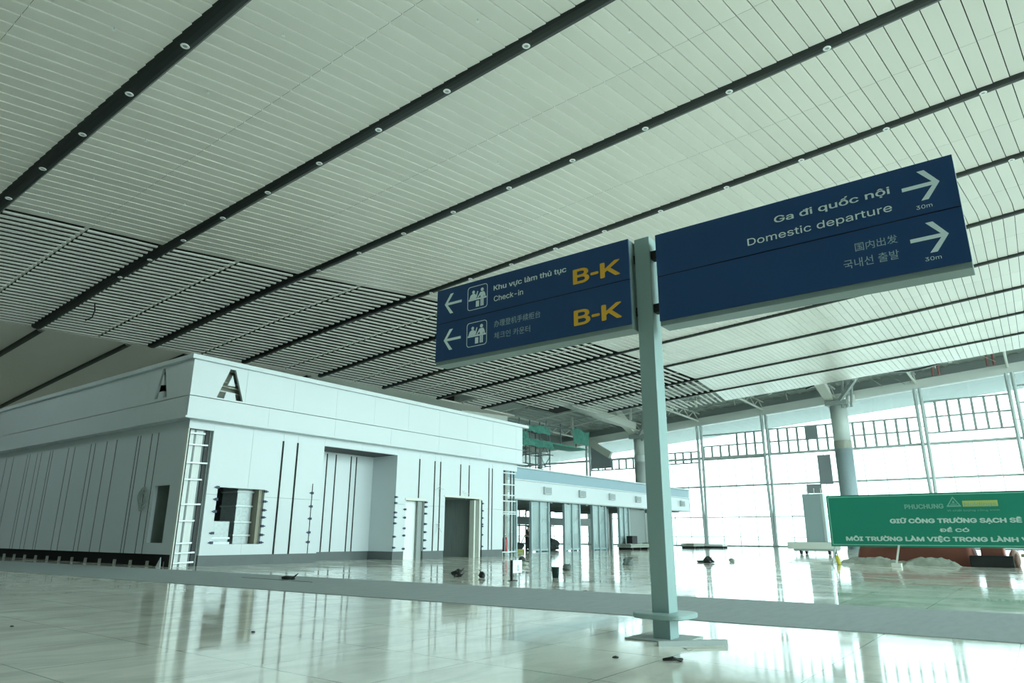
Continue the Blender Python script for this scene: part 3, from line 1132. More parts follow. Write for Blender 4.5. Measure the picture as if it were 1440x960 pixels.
for z in (.74, 1.05, 1.75, 2.15, 2.55):
    clip(12.87, z, -1)
for z in (.74, 1.0, 1.3, 1.6, 1.85, 2.15, 2.5):
    clip(14.72, z, 1)
for z in (.75, 1.1, 1.6, 2.05, 2.55):
    clip(16.75, z, -1)
for z in (.5, .95, 1.5, 1.75, 1.95, 2.35, 2.6):
    clip(21.13, z, 1)
for z in (.45, 1.0, 1.3, 1.75, 2.1):
    clip(21.72, z, -1)
for z in (.45, .8, 1.15, 1.5, 1.95, 2.25, 2.45):
    clip(23.0, z, 1)
for z in (.5, 1.05, 1.45, 1.55, 1.85, 2.2, 2.55):
    clip(27.02, z, 1)
MB().box(16.74, 16.76, YF-.02, YF, .34, 2.9).build('edge_tape', M['black'], sb)
MB().box(26.97, 27.03, YF-.02, YF, 0, 2.7).build('edge_tape', M['black'], sb)

# things inside or on the block
t = thing('air_duct', (14.2, 23.1, 0), 'upright silver foil-wrapped ventilation duct seen through the opening beside the open corner', 'duct')
MB().cbox(13.90, 14.50, 22.62, 23.6, 0, 3.0, .02).build('duct_body', M['foil'], t)
for z in (.95, 1.40, 1.95, 2.45):
    MB().cbox(13.86, 14.54, 22.58, 23.64, z, z+.06, .01).build('duct_flange', M['galv'], t)
t = thing('duct_section', (13.3, 22.75, .69), 'short silver duct section lying on its side in the wall opening', 'duct')
t2 = MB()
MB().cbox(12.95, 13.62, 22.45, 22.95, .69, 1.45, .03).build('duct_casing', M['foil'], t)
MB().box(12.93, 13.66, 22.42, 23.03, .69, .76).box(12.93, 13.66, 22.42, 23.03, .86, .92).build('duct_flange', M['galv'], t)
MB().box(12.9, 15.1, 22.36, 24.3, .60, .69).build('opening_ledge', M['conc'], sb)
t = thing('fire_extinguisher', (29.3, 22.50, .2), 'red fire extinguisher standing in the bare frame at the far end of the white building', 'fire extinguisher')
MB().lathe((29.3, 22.50, .2), [(.13, 0), (.14, .03), (.14, .62), (.10, .72), (.05, .76)], 20).build('cylinder', M['ext_red'], t, True)
MB().cbox(29.25, 29.35, 22.46, 22.54, .95, 1.1, .01).build('valve', M['steel_white'], t)
MB().path([(29.3, 22.44, 1.04), (29.2, 22.4, 1.0), (29.15, 22.4, .75), (29.14, 22.4, .45)], .018).build('hose', M['dark'], t)
rnd = random.Random(3)
b = MB()
pts = []
for i in range(150):
    a = i*.37+rnd.uniform(-.2, .2)
    rr = .20+.08*math.sin(i*.21)+.07*rnd.random()
    pts.append((11.56-.05*rnd.random(), 24.55+rr*math.cos(a), 2.18+rr*1.25*math.sin(a)))
b.path(pts, .011, 5)
tag(b.build('wire_coil', M['steel_grey'], loc=(11.55, 24.5, 2.2)), 'tangled bundle of grey wire hanging on the slotted side wall beside its window opening', 'wire')
for i, (x, z, lb) in enumerate(((23.80, 3.10, 'loose grey wires high on the slotted wall between the two doorways'), (23.8, 1.45, 'loose grey wires low on the slotted wall between the two doorways'), (25.6, 3.0, 'thin pale wires hanging above the big doorway of the white building'))):
    b = MB()
    for j in range(4):
        a = j*1.4+i
        b.path([(x, YF+.02, z), (x+.1*math.cos(a), YF-.08, z+.1*math.sin(a)), (x+.3*math.cos(a+.3), YF-.1, z+.28*math.sin(a+.3)-.1)], .008, 5)
    tag(b.build('loose_wire', M['steel_grey'] if i < 2 else M['steel_white'], loc=(x, YF, z)), lb, 'wire')
tag(MB().add([(11.45, 22.55, 0), (11.45, 22.85, 0), (11.45, 22.6, .3), (11.47, 22.55, 0), (11.47, 22.85, 0), (11.47, 22.6, .3)], [(0, 1, 2), (5, 4, 3), (0, 3, 4, 1), (1, 4, 5, 2), (2, 5, 3, 0)]).build('tile_offcut', M['panel'], loc=(11.45, 22.7, 0)), 'white triangular offcut leaning at the dark plinth near the building corner', 'offcut')

# ---------------------------------------------------------------- shop block beyond
sp = thing('shop_block', (48, 27, 0), 'long low shop unit with blue grey top band behind the white building', 'building')
MB().box(30.3, 65.1, 27.3, 27.5, 4.56, 5.36).build('top_band', M['band_blue'], sp)
MB().cbox(30.3, 65.4, 27.15, 27.6, 5.36, 5.46, .02).build('coping', M['panel'], sp)
MB().box(30.3, 64.2, 26.9, 27.02, 3.36, 4.5).build('fascia', M['panel'], sp)
MB().cbox(30.3, 64.4, 26.8, 27.4, 4.5, 4.58, .02).build('ledge', M['panel'], sp)
MB().box(30.3, 64.2, 26.9, 27.5, 3.28, 3.36).build('drip_edge', M['joint'], sp)
MB().box(30.3, 65.1, 27.5, 38, 5.0, 5.2).build('roof', M['conc'], sp)
b = MB().box(30.3, 64.2, 27.02, 38, 3.5, 3.6)
for i in range(14):
    b.box(31+2.4*i, 31.3+2.4*i, 27.2, 38, 3.2, 3.5)
b.build('inner_ceiling', M['shop_dark'], sp)
for i, x in enumerate((35.2, 39.72, 44.3, 48.8, 53.3, 57.8, 62.35)):
    b = MB().cbox(x-.42, x+.42, 26.72, 26.92, 3.74, 4.26, .02)
    wl = b.build('wall_light', M['sash'], sp)
    MB().box(x-.34, x+.34, 26.70, 26.725, 3.80, 4.2).build('light_lens', M['blank'], wl)
for (x0, x1) in ((34.6, 36.7), (38.4, 40.45), (42.5, 44.55), (46.45, 48.4), (50.7, 52.3), (56, 57.8)):
    b = MB().box(x0, x1, 27.30, 27.33, .1, 3.5)
    g = b.build('shop_glass', M['glass_shop'], sp)
    b = MB()
    for x in (x0, (x0+x1)/2, x1):
        b.cbox(x-.07, x+.07, 27.2, 27.4, 0, 3.5, .01)
    b.box(x0, x1, 27.25, 27.37, .05, .18).box(x0, x1, 27.27, 27.35, 2.9, 2.96)
    b.build('shop_frame', M['cabinet'], sp)
MB().box(48.45, 50.6, 28.2, 28.4, 0, 3.5).build('shop_wall', M['shopgrey'], sp)
MB().box(52.35, 56, 27.6, 27.8, 0, 3.5).build('shop_wall', M['shopgrey'], sp)
for x in (34, 41.4, 45.5, 55, 63.5):
    MB().box(x-.15, x+.15, 35, 35.3, 0, 5).build('rear_post', M['steel_grey'], sp)
b = MB().box(33, 64, 37.6, 37.8, 2.0, 2.7)
b.build('rear_beam', M['steel_grey'], sp)

# ---------------------------------------------------------------- wayfinding sign
PX0, PX1, PY0, PY1 = 6.82, 7.03, 3.145, 3.335
sg = thing('wayfinding_sign', (6.92, 3.24, 0), 'tall grey sign post carrying navy direction boards on both sides in the foreground', 'sign')
MB().cbox(PX0, PX1, PY0, PY1, .0, 4.385, .008).build('post', M['post'], sg)
b = MB()                                                  # lifted base cover, a rounded slab
n = 40
prof = []
for i in range(n):
    a = 2*PI*i/n
    ca, sa = math.cos(a), math.sin(a)
    prof.append((abs(ca)**.5*math.copysign(.27, ca), abs(sa)**.5*math.copysign(.29, sa)))
vs, fs = [], []
for k, (s1, z) in enumerate(((.95, .205), (1, .215), (1, .248), (.95, .258))):
    vs += [(6.925+p[0]*s1, 3.24+p[1]*s1, z) for p in prof]
for k in range(3):
    for i in range(n):
        fs.append((k*n+i, k*n+(i+1) % n, (k+1)*n+(i+1) % n, (k+1)*n+i))
fs += [tuple(range(n))[::-1], tuple(range(3*n, 4*n))]
b.add(vs, fs)
b.build('base_cover', M['post'], sg)
MB().cbox(6.67, 7.25, 2.98, 3.58, 0, .014, .004).build('base_plate', M['steel_grey'], sg)


def board(name, y0, y1, z0, z1, zm):
    p = MB().cbox(6.735, 6.965, y0, y1, z0-.055, z1, .006).build(name, M['signback'], sg)
    MB().box(6.72, 6.74, y0+.0, y1, zm+.006, z1).build('sign_face', M['navy'], p)
    MB().box(6.72, 6.74, y0+.0, y1, z0, zm-.006).build('sign_face', M['navy'], p)
    MB().box(6.727, 6.742, y0, y1, zm-.006, zm+.006).build('face_joint', M['black'], p)
    return p


bl = board('sign_board', 3.365, 6.405, 3.325, 4.372, 3.868)
br = board('sign_board', .118, 3.020, 3.290, 4.322, 3.812)
for y0, y1 in ((3.33, 3.37), (3.01, 3.15)):
    for z in (3.45, 4.1):
        MB().box(6.85, 6.95, y0, y1, z, z+.1).build('mounting_arm', M['black'], sg)
RT, UP = (0, -1, 0), (0, 0, 1)


def st(body, m, par, y0, y1, z, cap, latin=True, bold=0.):
    return text_mesh('lettering', body, m, par, (6.7195, y0, z), RT, UP, abs(y0-y1), cap, latin, bold, .0015)


st('Khu vực làm thủ tục', M['white_vinyl'], bl, 5.372, 4.225, 4.160, .098, True, .028)
st('Check-in', M['white_vinyl'], bl, 5.368, 4.888, 4.004, .104, True, .004)
st('办理登机手续柜台', M['grey_vinyl'], bl, 5.362, 4.62, 3.638, .088, False)
st('체크인 카운터', M['grey_vinyl'], bl, 5.36, 4.779, 3.474, .088, False)
for z in (3.968, 3.438):
    st('B', M['amber'], bl, 4.117, 3.910, z, .258, True, .040)
    st('-', M['amber'], bl, 3.868, 3.782, z, .258, True, .044)
    st('K', M['amber'], bl, 3.735, 3.490, z-.006, .258, True, .040)
st('Ga đi quốc nội', M['white_vinyl'], br, 1.697, .643, 4.096, .098, True, .028)
st('Domestic departure', M['white_vinyl'], br, 1.988, .645, 3.919, .108, True, .004)
st('30m', M['white_vinyl'], br, .455, .329, 3.870, .052)
st('国内出发', M['grey_vinyl'], br, .998, .642, 3.596, .080, False)
st('국내선 출발', M['grey_vinyl'], br, 1.114, .648, 3.44, .088, False)
st('30m', M['white_vinyl'], br, .455, .33, 3.366, .050)


def flat(par, name, m, polys, y0, z0, sx=1, t=.003):       # vinyl shape: u to the right (towards -y), v up
    mb_ = shape_mesh(polys, t, lambda u, v, k: (6.7195-k, y0-u*sx, z0+v))
    return mb_.build(name, m, par)


def arrow(par, ytip, yend, zc, half, left):
    L = abs(ytip-yend)
    t = .036
    d = half*.72
    k = t*1.05
    pl = [(0, 0), (d+.0, half), (d+k+.02, half), (k*1.55, t*.5), (L, t*.5), (L, -t*.5), (k*1.55, -t*.5), (d+k+.02, -half), (d, -half)]
    if left:
        flat(par, 'direction_arrow', M['white_vinyl'], [pl], ytip, zc)
    else:
        flat(par, 'direction_arrow', M['white_vinyl'], [[(-a, c) for a, c in pl][::-1]], ytip, zc)


arrow(bl, 6.258, 5.943, 4.137, .147, True)
arrow(bl, 6.257, 5.945, 3.610, .149, True)
arrow(br, .243, .544, 4.095, .146, False)
arrow(br, .246, .545, 3.582, .145, False)


def rrect(x0, x1, z0, z1, r, n=5):
    o = []
    for cx, cz, a0 in ((x1-r, z1-r, 0), (x0+r, z1-r, 90), (x0+r, z0+r, 180), (x1-r, z0+r, 270)):
        for i in range(n+1):
            a = math.radians(a0+90*i/n)
            o.append((cx+r*math.cos(a), cz+r*math.sin(a)))
    return o


def circ(cx, cz, r, n=14):
    return [(cx+r*math.cos(2*PI*i/n), cz+r*math.sin(2*PI*i/n)) for i in range(n)]


def pictogram(par, y0, z0):                               # box .352 wide, .342 high, origin at its lower left
    flat(par, 'pictogram_frame', M['white_vinyl'], [rrect(0, .352, 0, .342, .045), rrect(.008, .344, .008, .334, .039)], y0, z0)
    P = []
    P.append(circ(.105, .258, .024))                      # seated agent
    P.append([(.03, .160), (.052, .215), (.082, .232), (.128, .232), (.150, .205), (.172, .262), (.188, .257), (.162, .170), (.148, .160)])
    P.append([(.02, .158), (.335, .158), (.335, .136), (.02, .136)])
    P.append(circ(.258, .268, .026))                      # standing traveller
    P.append([(.226, .236), (.290, .236), (.312, .200), (.318, .162), (.294, .162), (.284, .190), (.284, .160), (.232, .160), (.226, .196), (.190, .162), (.170, .162)])
    P.append([(.232, .134), (.254, .134), (.254, .036), (.232, .036)])
    P.append([(.262, .134), (.284, .134), (.284, .036), (.262, .036)])
    P.append([(.150, .120), (.206, .120), (.206, .036), (.150, .036)])   # suitcase
    for k, pl in enumerate(P):
        pass
    flat(par, 'pictogram', M['white_vinyl'], [P[0]], y0, z0)
    mb_ = MB()
    for pl in P[1:]:
        q = shape_mesh([pl], .003, lambda u, v, k: (6.7195-k, y0-u, z0+v))
        mb_.add(q.v, q.f)
    mb_.build('pictogram', M['white_vinyl'], par)


pictogram(bl, 5.834, 3.957)
pictogram(bl, 5.836, 3.438)
tag(MB().bar((6.43, 3.10, .024), (6.94, 2.62, .024), .05, .048).build('metal_profile', M['steel_grey'], loc=(6.68, 2.9, 0)), 'loose grey metal profile lying against the foot of the sign post', 'profile')
b = MB()
q = [(6.42, 2.80), (6.50, 2.88), (6.86, 2.62), (6.62, 2.50)]
b.hexa([*[(x, y, .0) for x, y in q], *[(x, y, .006) for x, y in q]])
tag(b.build('tile_offcut', M['steel_white'], loc=(6.68, 2.74, 0)), 'flat pale offcut lying in front of the sign foot', 'offcut')
b = MB().path([(5.73, 2.72, .012), (5.70, 2.62, .04), (5.76, 2.58, .012), (5.84, 2.60, .012), (5.73, 2.72, .012)], .011, 6)
tag(b.build('cable_tie', M['dark'], loc=(5.75, 2.65, 0)), 'small black loop of plastic on the floor in front of the sign post', 'litter')

# ---------------------------------------------------------------- green banner
bn = thing('site_banner', (29.95, 2.5, 0), 'large green site notice banner on a low frame at the right', 'banner')
BL_, BR_ = 6.78, -1.75
MB().cbox(29.95, 30.0, BR_, BL_, .665, 2.60, .008).build('banner_sheet', M['banner'], bn)
sheet_o = bn.children[0]
b = MB()
for z in (.735, 2.53):
    b.box(29.944, 29.951, BR_+.07, BL_-.07, z-.014, z+.014)
for y in (BR_+.07, BL_-.07):
    b.box(29.944, 29.951, y-.014, y+.014, .735, 2.53)
b.build('border_line', M['banner_edge'], sheet_o)


def bt(body, m, y0, y1, z, cap, bold=.04):
    bold *= 1.5
    return text_mesh('lettering', body, m, sheet_o, (29.949, y0, z), RT, UP, abs(y0-y1), cap, True, bold, .003)


bt('GIỮ CÔNG TRƯỜNG SẠCH SẼ', M['banner_text'], 4.59, .56, 1.53, .205, .05)
bt('ĐỂ CÓ', M['banner_text'], 3.02, 2.13, 1.215, .15, .05)
bt('MÔI TRƯỜNG LÀM VIỆC TRONG LÀNH VÀ AN TOÀN', M['banner_text'], 6.2, -1.15, .885, .20, .05)
bt('PHUCHUNG', M['banner_outline'], 4.04, 2.80, 2.04, .22, .03)
bt('Vì chất lượng công trình', M['banner_outline'], 2.70, 1.12, 1.925, .085, .01)
tri = lambda s: [(.235-.235*s, -.02+.12*(1-s)), (.235+.235*s, -.02+.12*(1-s)), (.235, .12+.26*s-.02)]
mbt = shape_mesh([[(0, 0), (.47, 0), (.235, .36)], [(.07, .045), (.40, .045), (.235, .30)]], .006, lambda u, v, k: (29.947-k, 2.70-u, 2.09+v))
q = shape_mesh([[(.13, .075), (.34, .075), (.34, .10), (.13, .10)], [(.19, .13), (.28, .13), (.235, .22)]], .006, lambda u, v, k: (29.947-k, 2.70-u, 2.09+v))
mbt.add(q.v, q.f)
mbt.build('logo_triangle', M['banner_outline'], sheet_o)
MB().box(29.946, 29.951, 1.14, 2.19, 2.085, 2.29).build('logo_plate', M['banner_yellow'], sheet_o)
text_mesh('lettering', 'Holdings', M['banner_outline'], sheet_o, (29.945, 2.14, 2.11), RT, UP, .95, .17, True, .015, .002)
b = MB().bar((30.03, BL_, .72), (30.03, BR_, .72), .04, .04).bar((30.03, BL_, 2.5), (30.03, BR_, 2.5), .04, .04)
for y in (BL_-.1, 4.35, 2, -.3, BR_+.1):
    b.bar((30.03, y, .68), (30.03, y, 2.6), .04, .04)
b.build('banner_frame', M['steel_grey'], bn)
for y in (BL_-.12, BR_+.1):
    b = MB()
    for dx in (-.55, .55):
        b.bar((30.03, y, .7), (30.03+dx, y+.05, .02), .045, .045)
    b.bar((29.45, y+.05, .025), (30.62, y+.05, .025), .05, .05)
    b.bar((30.03, y-.6, .025), (30.03, y+.6, .025), .05, .05)
    b.build('banner_foot', M['sash'], bn)
b = MB().bar((29.93, 4.42, .72), (28.45, 4.36, .1), .06, .03).box(28.3, 28.6, 4.2, 4.5, 0, .13)
b.build('banner_stay', M['steel_white'], bn)
tag(lump((29.28, 6.45, .0), (.06, .09, .22), 5, .35, 2).build('yellow_flag', M['yellow'], loc=(29.28, 6.45, 0)), 'small yellow cloth marker at the left foot of the green banner', 'marker')
# heap under a red tarpaulin


def heap(name, x0, x1, y0, y1, h, seed, m, lab, cat, nx=18, ny=46, edge=.25, amp=.10):
    rnd_ = random.Random(seed)
    fr = [(rnd_.uniform(.6, 4), rnd_.uniform(.6, 4), rnd_.uniform(0, 6), rnd_.uniform(.3, 1)) for _ in range(8)]
    b_ = MB()
    vs, fs = [], []
    for i in range(nx+1):
        for j in range(ny+1):
            u, v = i/nx, j/ny
            x, y = x0+(x1-x0)*u, y0+(y1-y0)*v
            e = min(1, min(u, 1-u)/.16)**.6*min(1, min(v, 1-v)/.05)**.6
            n_ = sum(math.sin(a*x*1.7+c*y*1.7+p)*k for a, c, p, k in fr)/5
            z = max(.0, h*e*(1+amp*2*n_)+(amp*.2*n_ if e > .1 else 0)+(amp > .2)*e*.05*math.sin(x*23+y*9+5*n_)*math.sin(y*13-x*17))
            vs.append((x+edge*.4*n_*(1-e), y+edge*.3*n_, max(z, .012*(1+n_))))
    for i in range(nx):
        for j in range(ny):
            a = i*(ny+1)+j
            fs.append((a, a+1, a+ny+2, a+ny+1))
    low = [(x, y, 0) for x, y, z in vs]
    k = len(vs)
    rim = [j for j in range(ny+1)]+[i*(ny+1)+ny for i in range(1, nx+1)]+[nx*(ny+1)+j for j in range(ny-1, -1, -1)]+[i*(ny+1) for i in range(nx-1, 0, -1)]
    b_.add(vs, fs)
    o0 = len(b_.v)
    b_.v += [(vs[r][0], vs[r][1], 0) for r in rim]
    for i in range(len(rim)):
        j = (i+1) % len(rim)
        b_.f.append((rim[i], o0+i, o0+j, rim[j]))
        b_.t.append(1)
    b_.f.append(tuple(o0+i for i in range(len(rim))))
    b_.t.append(1)
    return tag(b_.build(name, m, loc=((x0+x1)/2, (y0+y1)/2, 0), smooth=True), lab, cat)


heap('material_heap', 30.78, 33.6, 2.12, 6.15, .85, 4, M['tarp_red'], 'heap of building material under a rust red tarpaulin beneath the banner', 'tarpaulin', amp=.09)
heap('material_heap', 30.95, 33.2, 1.25, 2.0, .80, 9, M['tarp_red'], 'smaller rust red covered heap right of the long one beneath the banner', 'tarpaulin', 14, 18, amp=.05)
heap('plastic_sheet', 30.10, 30.70, 2.6, 6.65, .20, 12, M['tarp_grey'], 'crumpled grey plastic sheeting lying along the floor in front of the red tarpaulin', 'sheeting', 16, 60, .3, .32)
tag(MB().cbox(30.45, 30.75, 1.0, 2.3, 0, .40, .03).build('dark_crate', M['dark'], loc=(30.6, 1.6, 0)), 'dark low crate on the floor under the right end of the red tarpaulin', 'crate')
t = thing('scrap_table', (31, .1, 0), 'low bench with a timber edge and dark top at the right edge of the frame', 'bench')
MB().cbox(30.6, 31.6, -1.4, .78, .36, .46, .01).build('bench_edge', M['wood'], t)
MB().box(30.75, 31.5, -1.35, .7, 0, .36).build('bench_base', M['dark'], t)
tag(lump((31.15, .15, .46), (.25, .5, .20), 23, .35, 3).build('dark_bag', M['blackbag'], loc=(31.15, .15, .46)), 'dark bag lying on the low timber bench at the right edge', 'bag')
tag(lump((31.9, .98, .0), (.2, .16, .35), 31, .3, 3).build('pink_sheet', M['pink'], loc=(31.9, .98, 0)), 'faded pink folded sheet between the red tarpaulin and the timber bench', 'sheet')
# trolley with leaning cabinet
t = thing('flat_trolley', (45.5, 11.2, 0), 'low grey flat trolley on dark wheels left of the green banner', 'trolley')
MB().cbox(44.6, 46.4, 9.6, 12.6, .32, .72, .03).build('deck', M['beam'], t)
for y in (10.3, 11.9):
    for x in (44.9, 46.1):
        MB().lathe((0, 0, 0), [(.17, -.05), (.17, .05)], 14)
        w_ = MB()
        w_.tube((x, y-.06, .17), (x, y+.06, .17), .17, 14)
        w_.build('wheel', M['dark'], t)
MB().box(44.75, 46.3, 10, 12.3, .2, .32).build('axle_frame', M['sash'], t)
t = thing('steel_cabinet', (45.4, 10.9, .72), 'tall blue grey sheet metal cabinet standing on the flat trolley', 'cabinet')
MB().cbox(45.0, 45.6, 10.35, 11.55, .72, 3.55, .02).build('cabinet_body', M['cabinet'], t)
MB().box(44.98, 45.005, 10.36, 10.50, .75, 3.5).build('cabinet_edge', M['sash'], t)
b = MB()
for y in (10.5, 10.9, 11.3):
    b.tube((45.3, y, 3.55), (45.3, y, 3.9), .03)
b.build('lifting_eye', M['steel_white'], t)

# ---------------------------------------------------------------- litter on the floor
def bag(loc, size, seed, lab, m='blackbag', spikes=1, nm='rubbish_bag'):
    b_ = lump(loc, size, seed, .5, 3)
    rnd_ = random.Random(seed)
    for _ in range(spikes):
        a = rnd_.uniform(0, 6.3)
        b_.tube((loc[0], loc[1], size[2]*.8), (loc[0]+size[0]*1.5*math.cos(a), loc[1]+size[1]*1.5*math.sin(a), size[2]*rnd_.uniform(1.4, 2.2)), .03, 6, .006)
    return tag(b_.build(nm, M[m], loc=(loc[0], loc[1], 0)), lab, 'bag')


bag((13.7, 12.0, 0), (.12, .13, .10), 2, 'larger black bag on the floor below the big doorway, left of the smaller bag')
bag((13.9, 11.36, 0), (.08, .09, .085), 8, 'smaller black bag on the floor between the larger bag and the upright notice board')
bag((18.4, 11.75, 0), (.13, .15, .10), 14, 'dark crumpled bag just behind the dark bucket', 'greybag', 2)
bag((23.2, 12.2, 0), (.18, .2, .14), 19, 'grey crumpled bag on the floor left of the sign post, farthest from it', 'greybag', 2)
bag((27.6, 10.9, 0), (.16, .2, .14), 27, 'dark bag on the bright floor right of the sign post', 'blackbag', 1)
tag(lump((28.0, 11.3, 0), (.2, .25, .06), 33, .3, 2).build('rag', M['greybag'], loc=(28, 11.3, 0)), 'flat grey rag left of the dark bag right of the sign post', 'rag')
tag(lump((29.2, 10.55, 0), (.12, .14, .10), 37, .35, 2).build('paper_scrap', M['tarp_grey'], loc=(29.2, 10.5, 0)), 'small grey scrap on the bright floor right of the dark bag', 'scrap')
b = lump((10.25, 14.2, .008), (.10, .2, .05), 41, .4, 3)
b.tube((10.2, 14.0, .03), (10.18, 13.75, .16), .03, 6, .008)
tag(b.build('bent_offcut', M['grime'], loc=(10.25, 14.2, .008)), 'dark bent offcut lying on the grey carpet strip at the left', 'offcut')
tag(MB().box(10.0, 10.02, 13.0, 15.7, .008, .014).build('dark_strip', M['grime'], loc=(10, 14, 0)), 'thin dark strip lying on the grey carpet beside the bent offcut', 'strip')
t = thing('dark_bucket', (15.05, 9.95, 0), 'dark green plastic bucket standing on the marble floor', 'bucket')
MB().lathe((15.05, 9.95, 0), [(.078, 0), (.098, .24), (.105, .24), (.105, .255), (.09, .255), (.072, .02)], 24).build('bucket_body', M['bucket'], t, True)
MB().path([(15.05, 9.85, .24), (15.02, 9.86, .12), (15.0, 9.95, .10), (15.02, 10.04, .12), (15.05, 10.05, .24)], .004).build('handle', M['scaf'], t)
t = thing('notice_stand', (13.35, 10.03, 0), 'small upright notice: white sheet on a black post near the bucket', 'notice')
MB().box(13.33, 13.37, 10.02, 10.07, 0, .46).build('notice_post', M['dark'], t)
sh_ = MB().box(13.36, 13.74, 10.03, 10.042, .17, .45).build('notice_sheet', M['paper'], t)
mbk = shape_mesh([[(.17, .05), (.25, .05), (.21, .20)], [(.19, .065), (.23, .065), (.21, .15)]], .003, lambda u, v, k: (13.37+u, 10.028+k, .17+v))
mbk.build('printed_mark', M['ink'], sh_)
MB().box(13.3, 13.5, 9.98, 10.11, 0, .012).build('notice_foot', M['dark'], t)
b = MB().lathe((21.3, 15.55, 0), [(.03, 0), (.12, .04), (.14, .14), (.10, .24), (.02, .28)], 14)
tag(b.build('dark_pot', M['grime'], loc=(21.3, 15.55, 0)), 'dark round pot on the floor behind the upright notice', 'pot')
tag(lump((20.8, 15.1, 0), (.14, .16, .08), 44, .4, 2).build('paper_scrap', M['tarp_grey'], loc=(20.8, 15.1, 0)), 'pale crumpled scrap next to the dark round pot', 'scrap')
for i, (x, y, lb) in enumerate(((4.6, 6.9, 'dark speck of dirt on the near left floor'), (3.2, 9.4, 'pale brown speck on the left floor near the carpet'), (5.6, 3.1, 'small dark speck on the floor left of the sign post'))):
    tag(lump((x, y, 0), (.02, .03, .012), 50+i, .3, 1).build('dirt_speck', M['grime'], loc=(x, y, 0)), lb, 'speck')

# stacks of boards and debris in front of the shops and at the window posts
def stack(x, y, lx, ly, n, lab, ang=0, name='board_stack'):
    t_ = thing(name, (x, y, 0), lab, 'stack of boards', 'stacks of boards')
    rr = random.Random(int(x*10))
    for sx in (-1, 0, 1):
        MB().box(x-.06+sx*lx*.4, x+.06+sx*lx*.4, y-ly/2, y+ly/2, 0, .18).build('bearer', M['dark'], t_)
    b_ = MB()
    for i in range(n):
        o_ = rr.uniform(-.08, .08)
        b_.box(x-lx/2+o_, x+lx/2+o_, y-ly/2, y+ly/2, .18+.09*i, .255+.09*i)
    b_.build('boards', M['tarp_grey'] if n > 2 else M['beam'], t_)


stack(50.5, 26.0, 3.2, 1.2, 3, 'stack of boards lying before the grey wall of the shop unit')
stack(54.5, 25.9, 3.0, 1.2, 4, 'stack of boards just left of the sign post before the shop unit')
stack(61, 25.5, 2.4, 1.2, 3, 'stack of boards just right of the sign post near the window wall')
stack(63.4, 25.0, 1.2, 3.2, 2, 'flat stack of boards under the window post right of the sign post')
tag(MB().cbox(50.9, 51.8, 26.3, 26.8, .46, 1.05, .02).build('dark_box', M['dark'], loc=(51.3, 26.5, .46)), 'dark box on the boards before the grey shop wall', 'box')
for i, (x, y, s_, lb) in enumerate(((39.6, 28.9, .45, 'pile of dark scrap inside the leftmost shop bay'), (43.4, 29.2, .55, 'pile of dark scrap inside the second shop bay'), (45.1, 29.8, .5, 'pile of dark scrap inside the third shop bay'))):
    tag(lump((x-.6, y, 0), (s_*1.3, s_, s_*.8), 60+i, .5, 3).build('scrap_pile', M['grime'], loc=(x, y, 0)), lb, 'scrap pile')
tag(MB().cbox(36.9, 37.9, 27.45, 27.85, 0, .18, .03).build('yellow_crate', M['olive'], loc=(37.5, 28, 0)), 'low olive yellow crate on the shop floor below the worker', 'crate')
tag(MB().box(45.7, 46.0, 28.4, 28.6, 0, 2.9).build('dark_post', M['dark'], loc=(45.85, 28.5, 0)), 'dark upright post beside the third shop bay', 'post')
t = thing('step_ladder', (37.6, 29.6, 0), 'metal frame ladder beside the worker in the shop', 'ladder')
for x in (37.3, 38.2):
    MB().tube((x, 29.6, 0), (x, 29.6, 2.6), .035).build('rail', M['scaf'], t)
b = MB()
for i in range(8):
    b.tube((37.3, 29.6, .3+.3*i), (38.2, 29.6, .3+.3*i), .025, 6)
b.build('rungs', M['scaf'], t)

# ---------------------------------------------------------------- worker
def skin_mesh(pts, edges, radii, root=0, sub=2):
    me = bpy.data.meshes.new('tmp')
    me.from_pydata(pts, edges, [])
    o_ = bpy.data.objects.new('tmp', me)
    COL.objects.link(o_)
    md = o_.modifiers.new('s', 'SKIN')
    for i, r in enumerate(radii):
        me.skin_vertices[0].data[i].radius = (r, r) if not isinstance(r, tuple) else r
    me.skin_vertices[0].data[root].use_root = True
    su = o_.modifiers.new('d', 'SUBSURF')
    su.levels = su.render_levels = sub
    out = bpy.data.meshes.new_from_object(o_.evaluated_get(bpy.context.evaluated_depsgraph_get()))
    bpy.data.objects.remove(o_)
    mb_ = MB()
    mb_.add([v.co[:] for v in out.vertices], [tuple(p.vertices) for p in out.polygons])
    return mb_


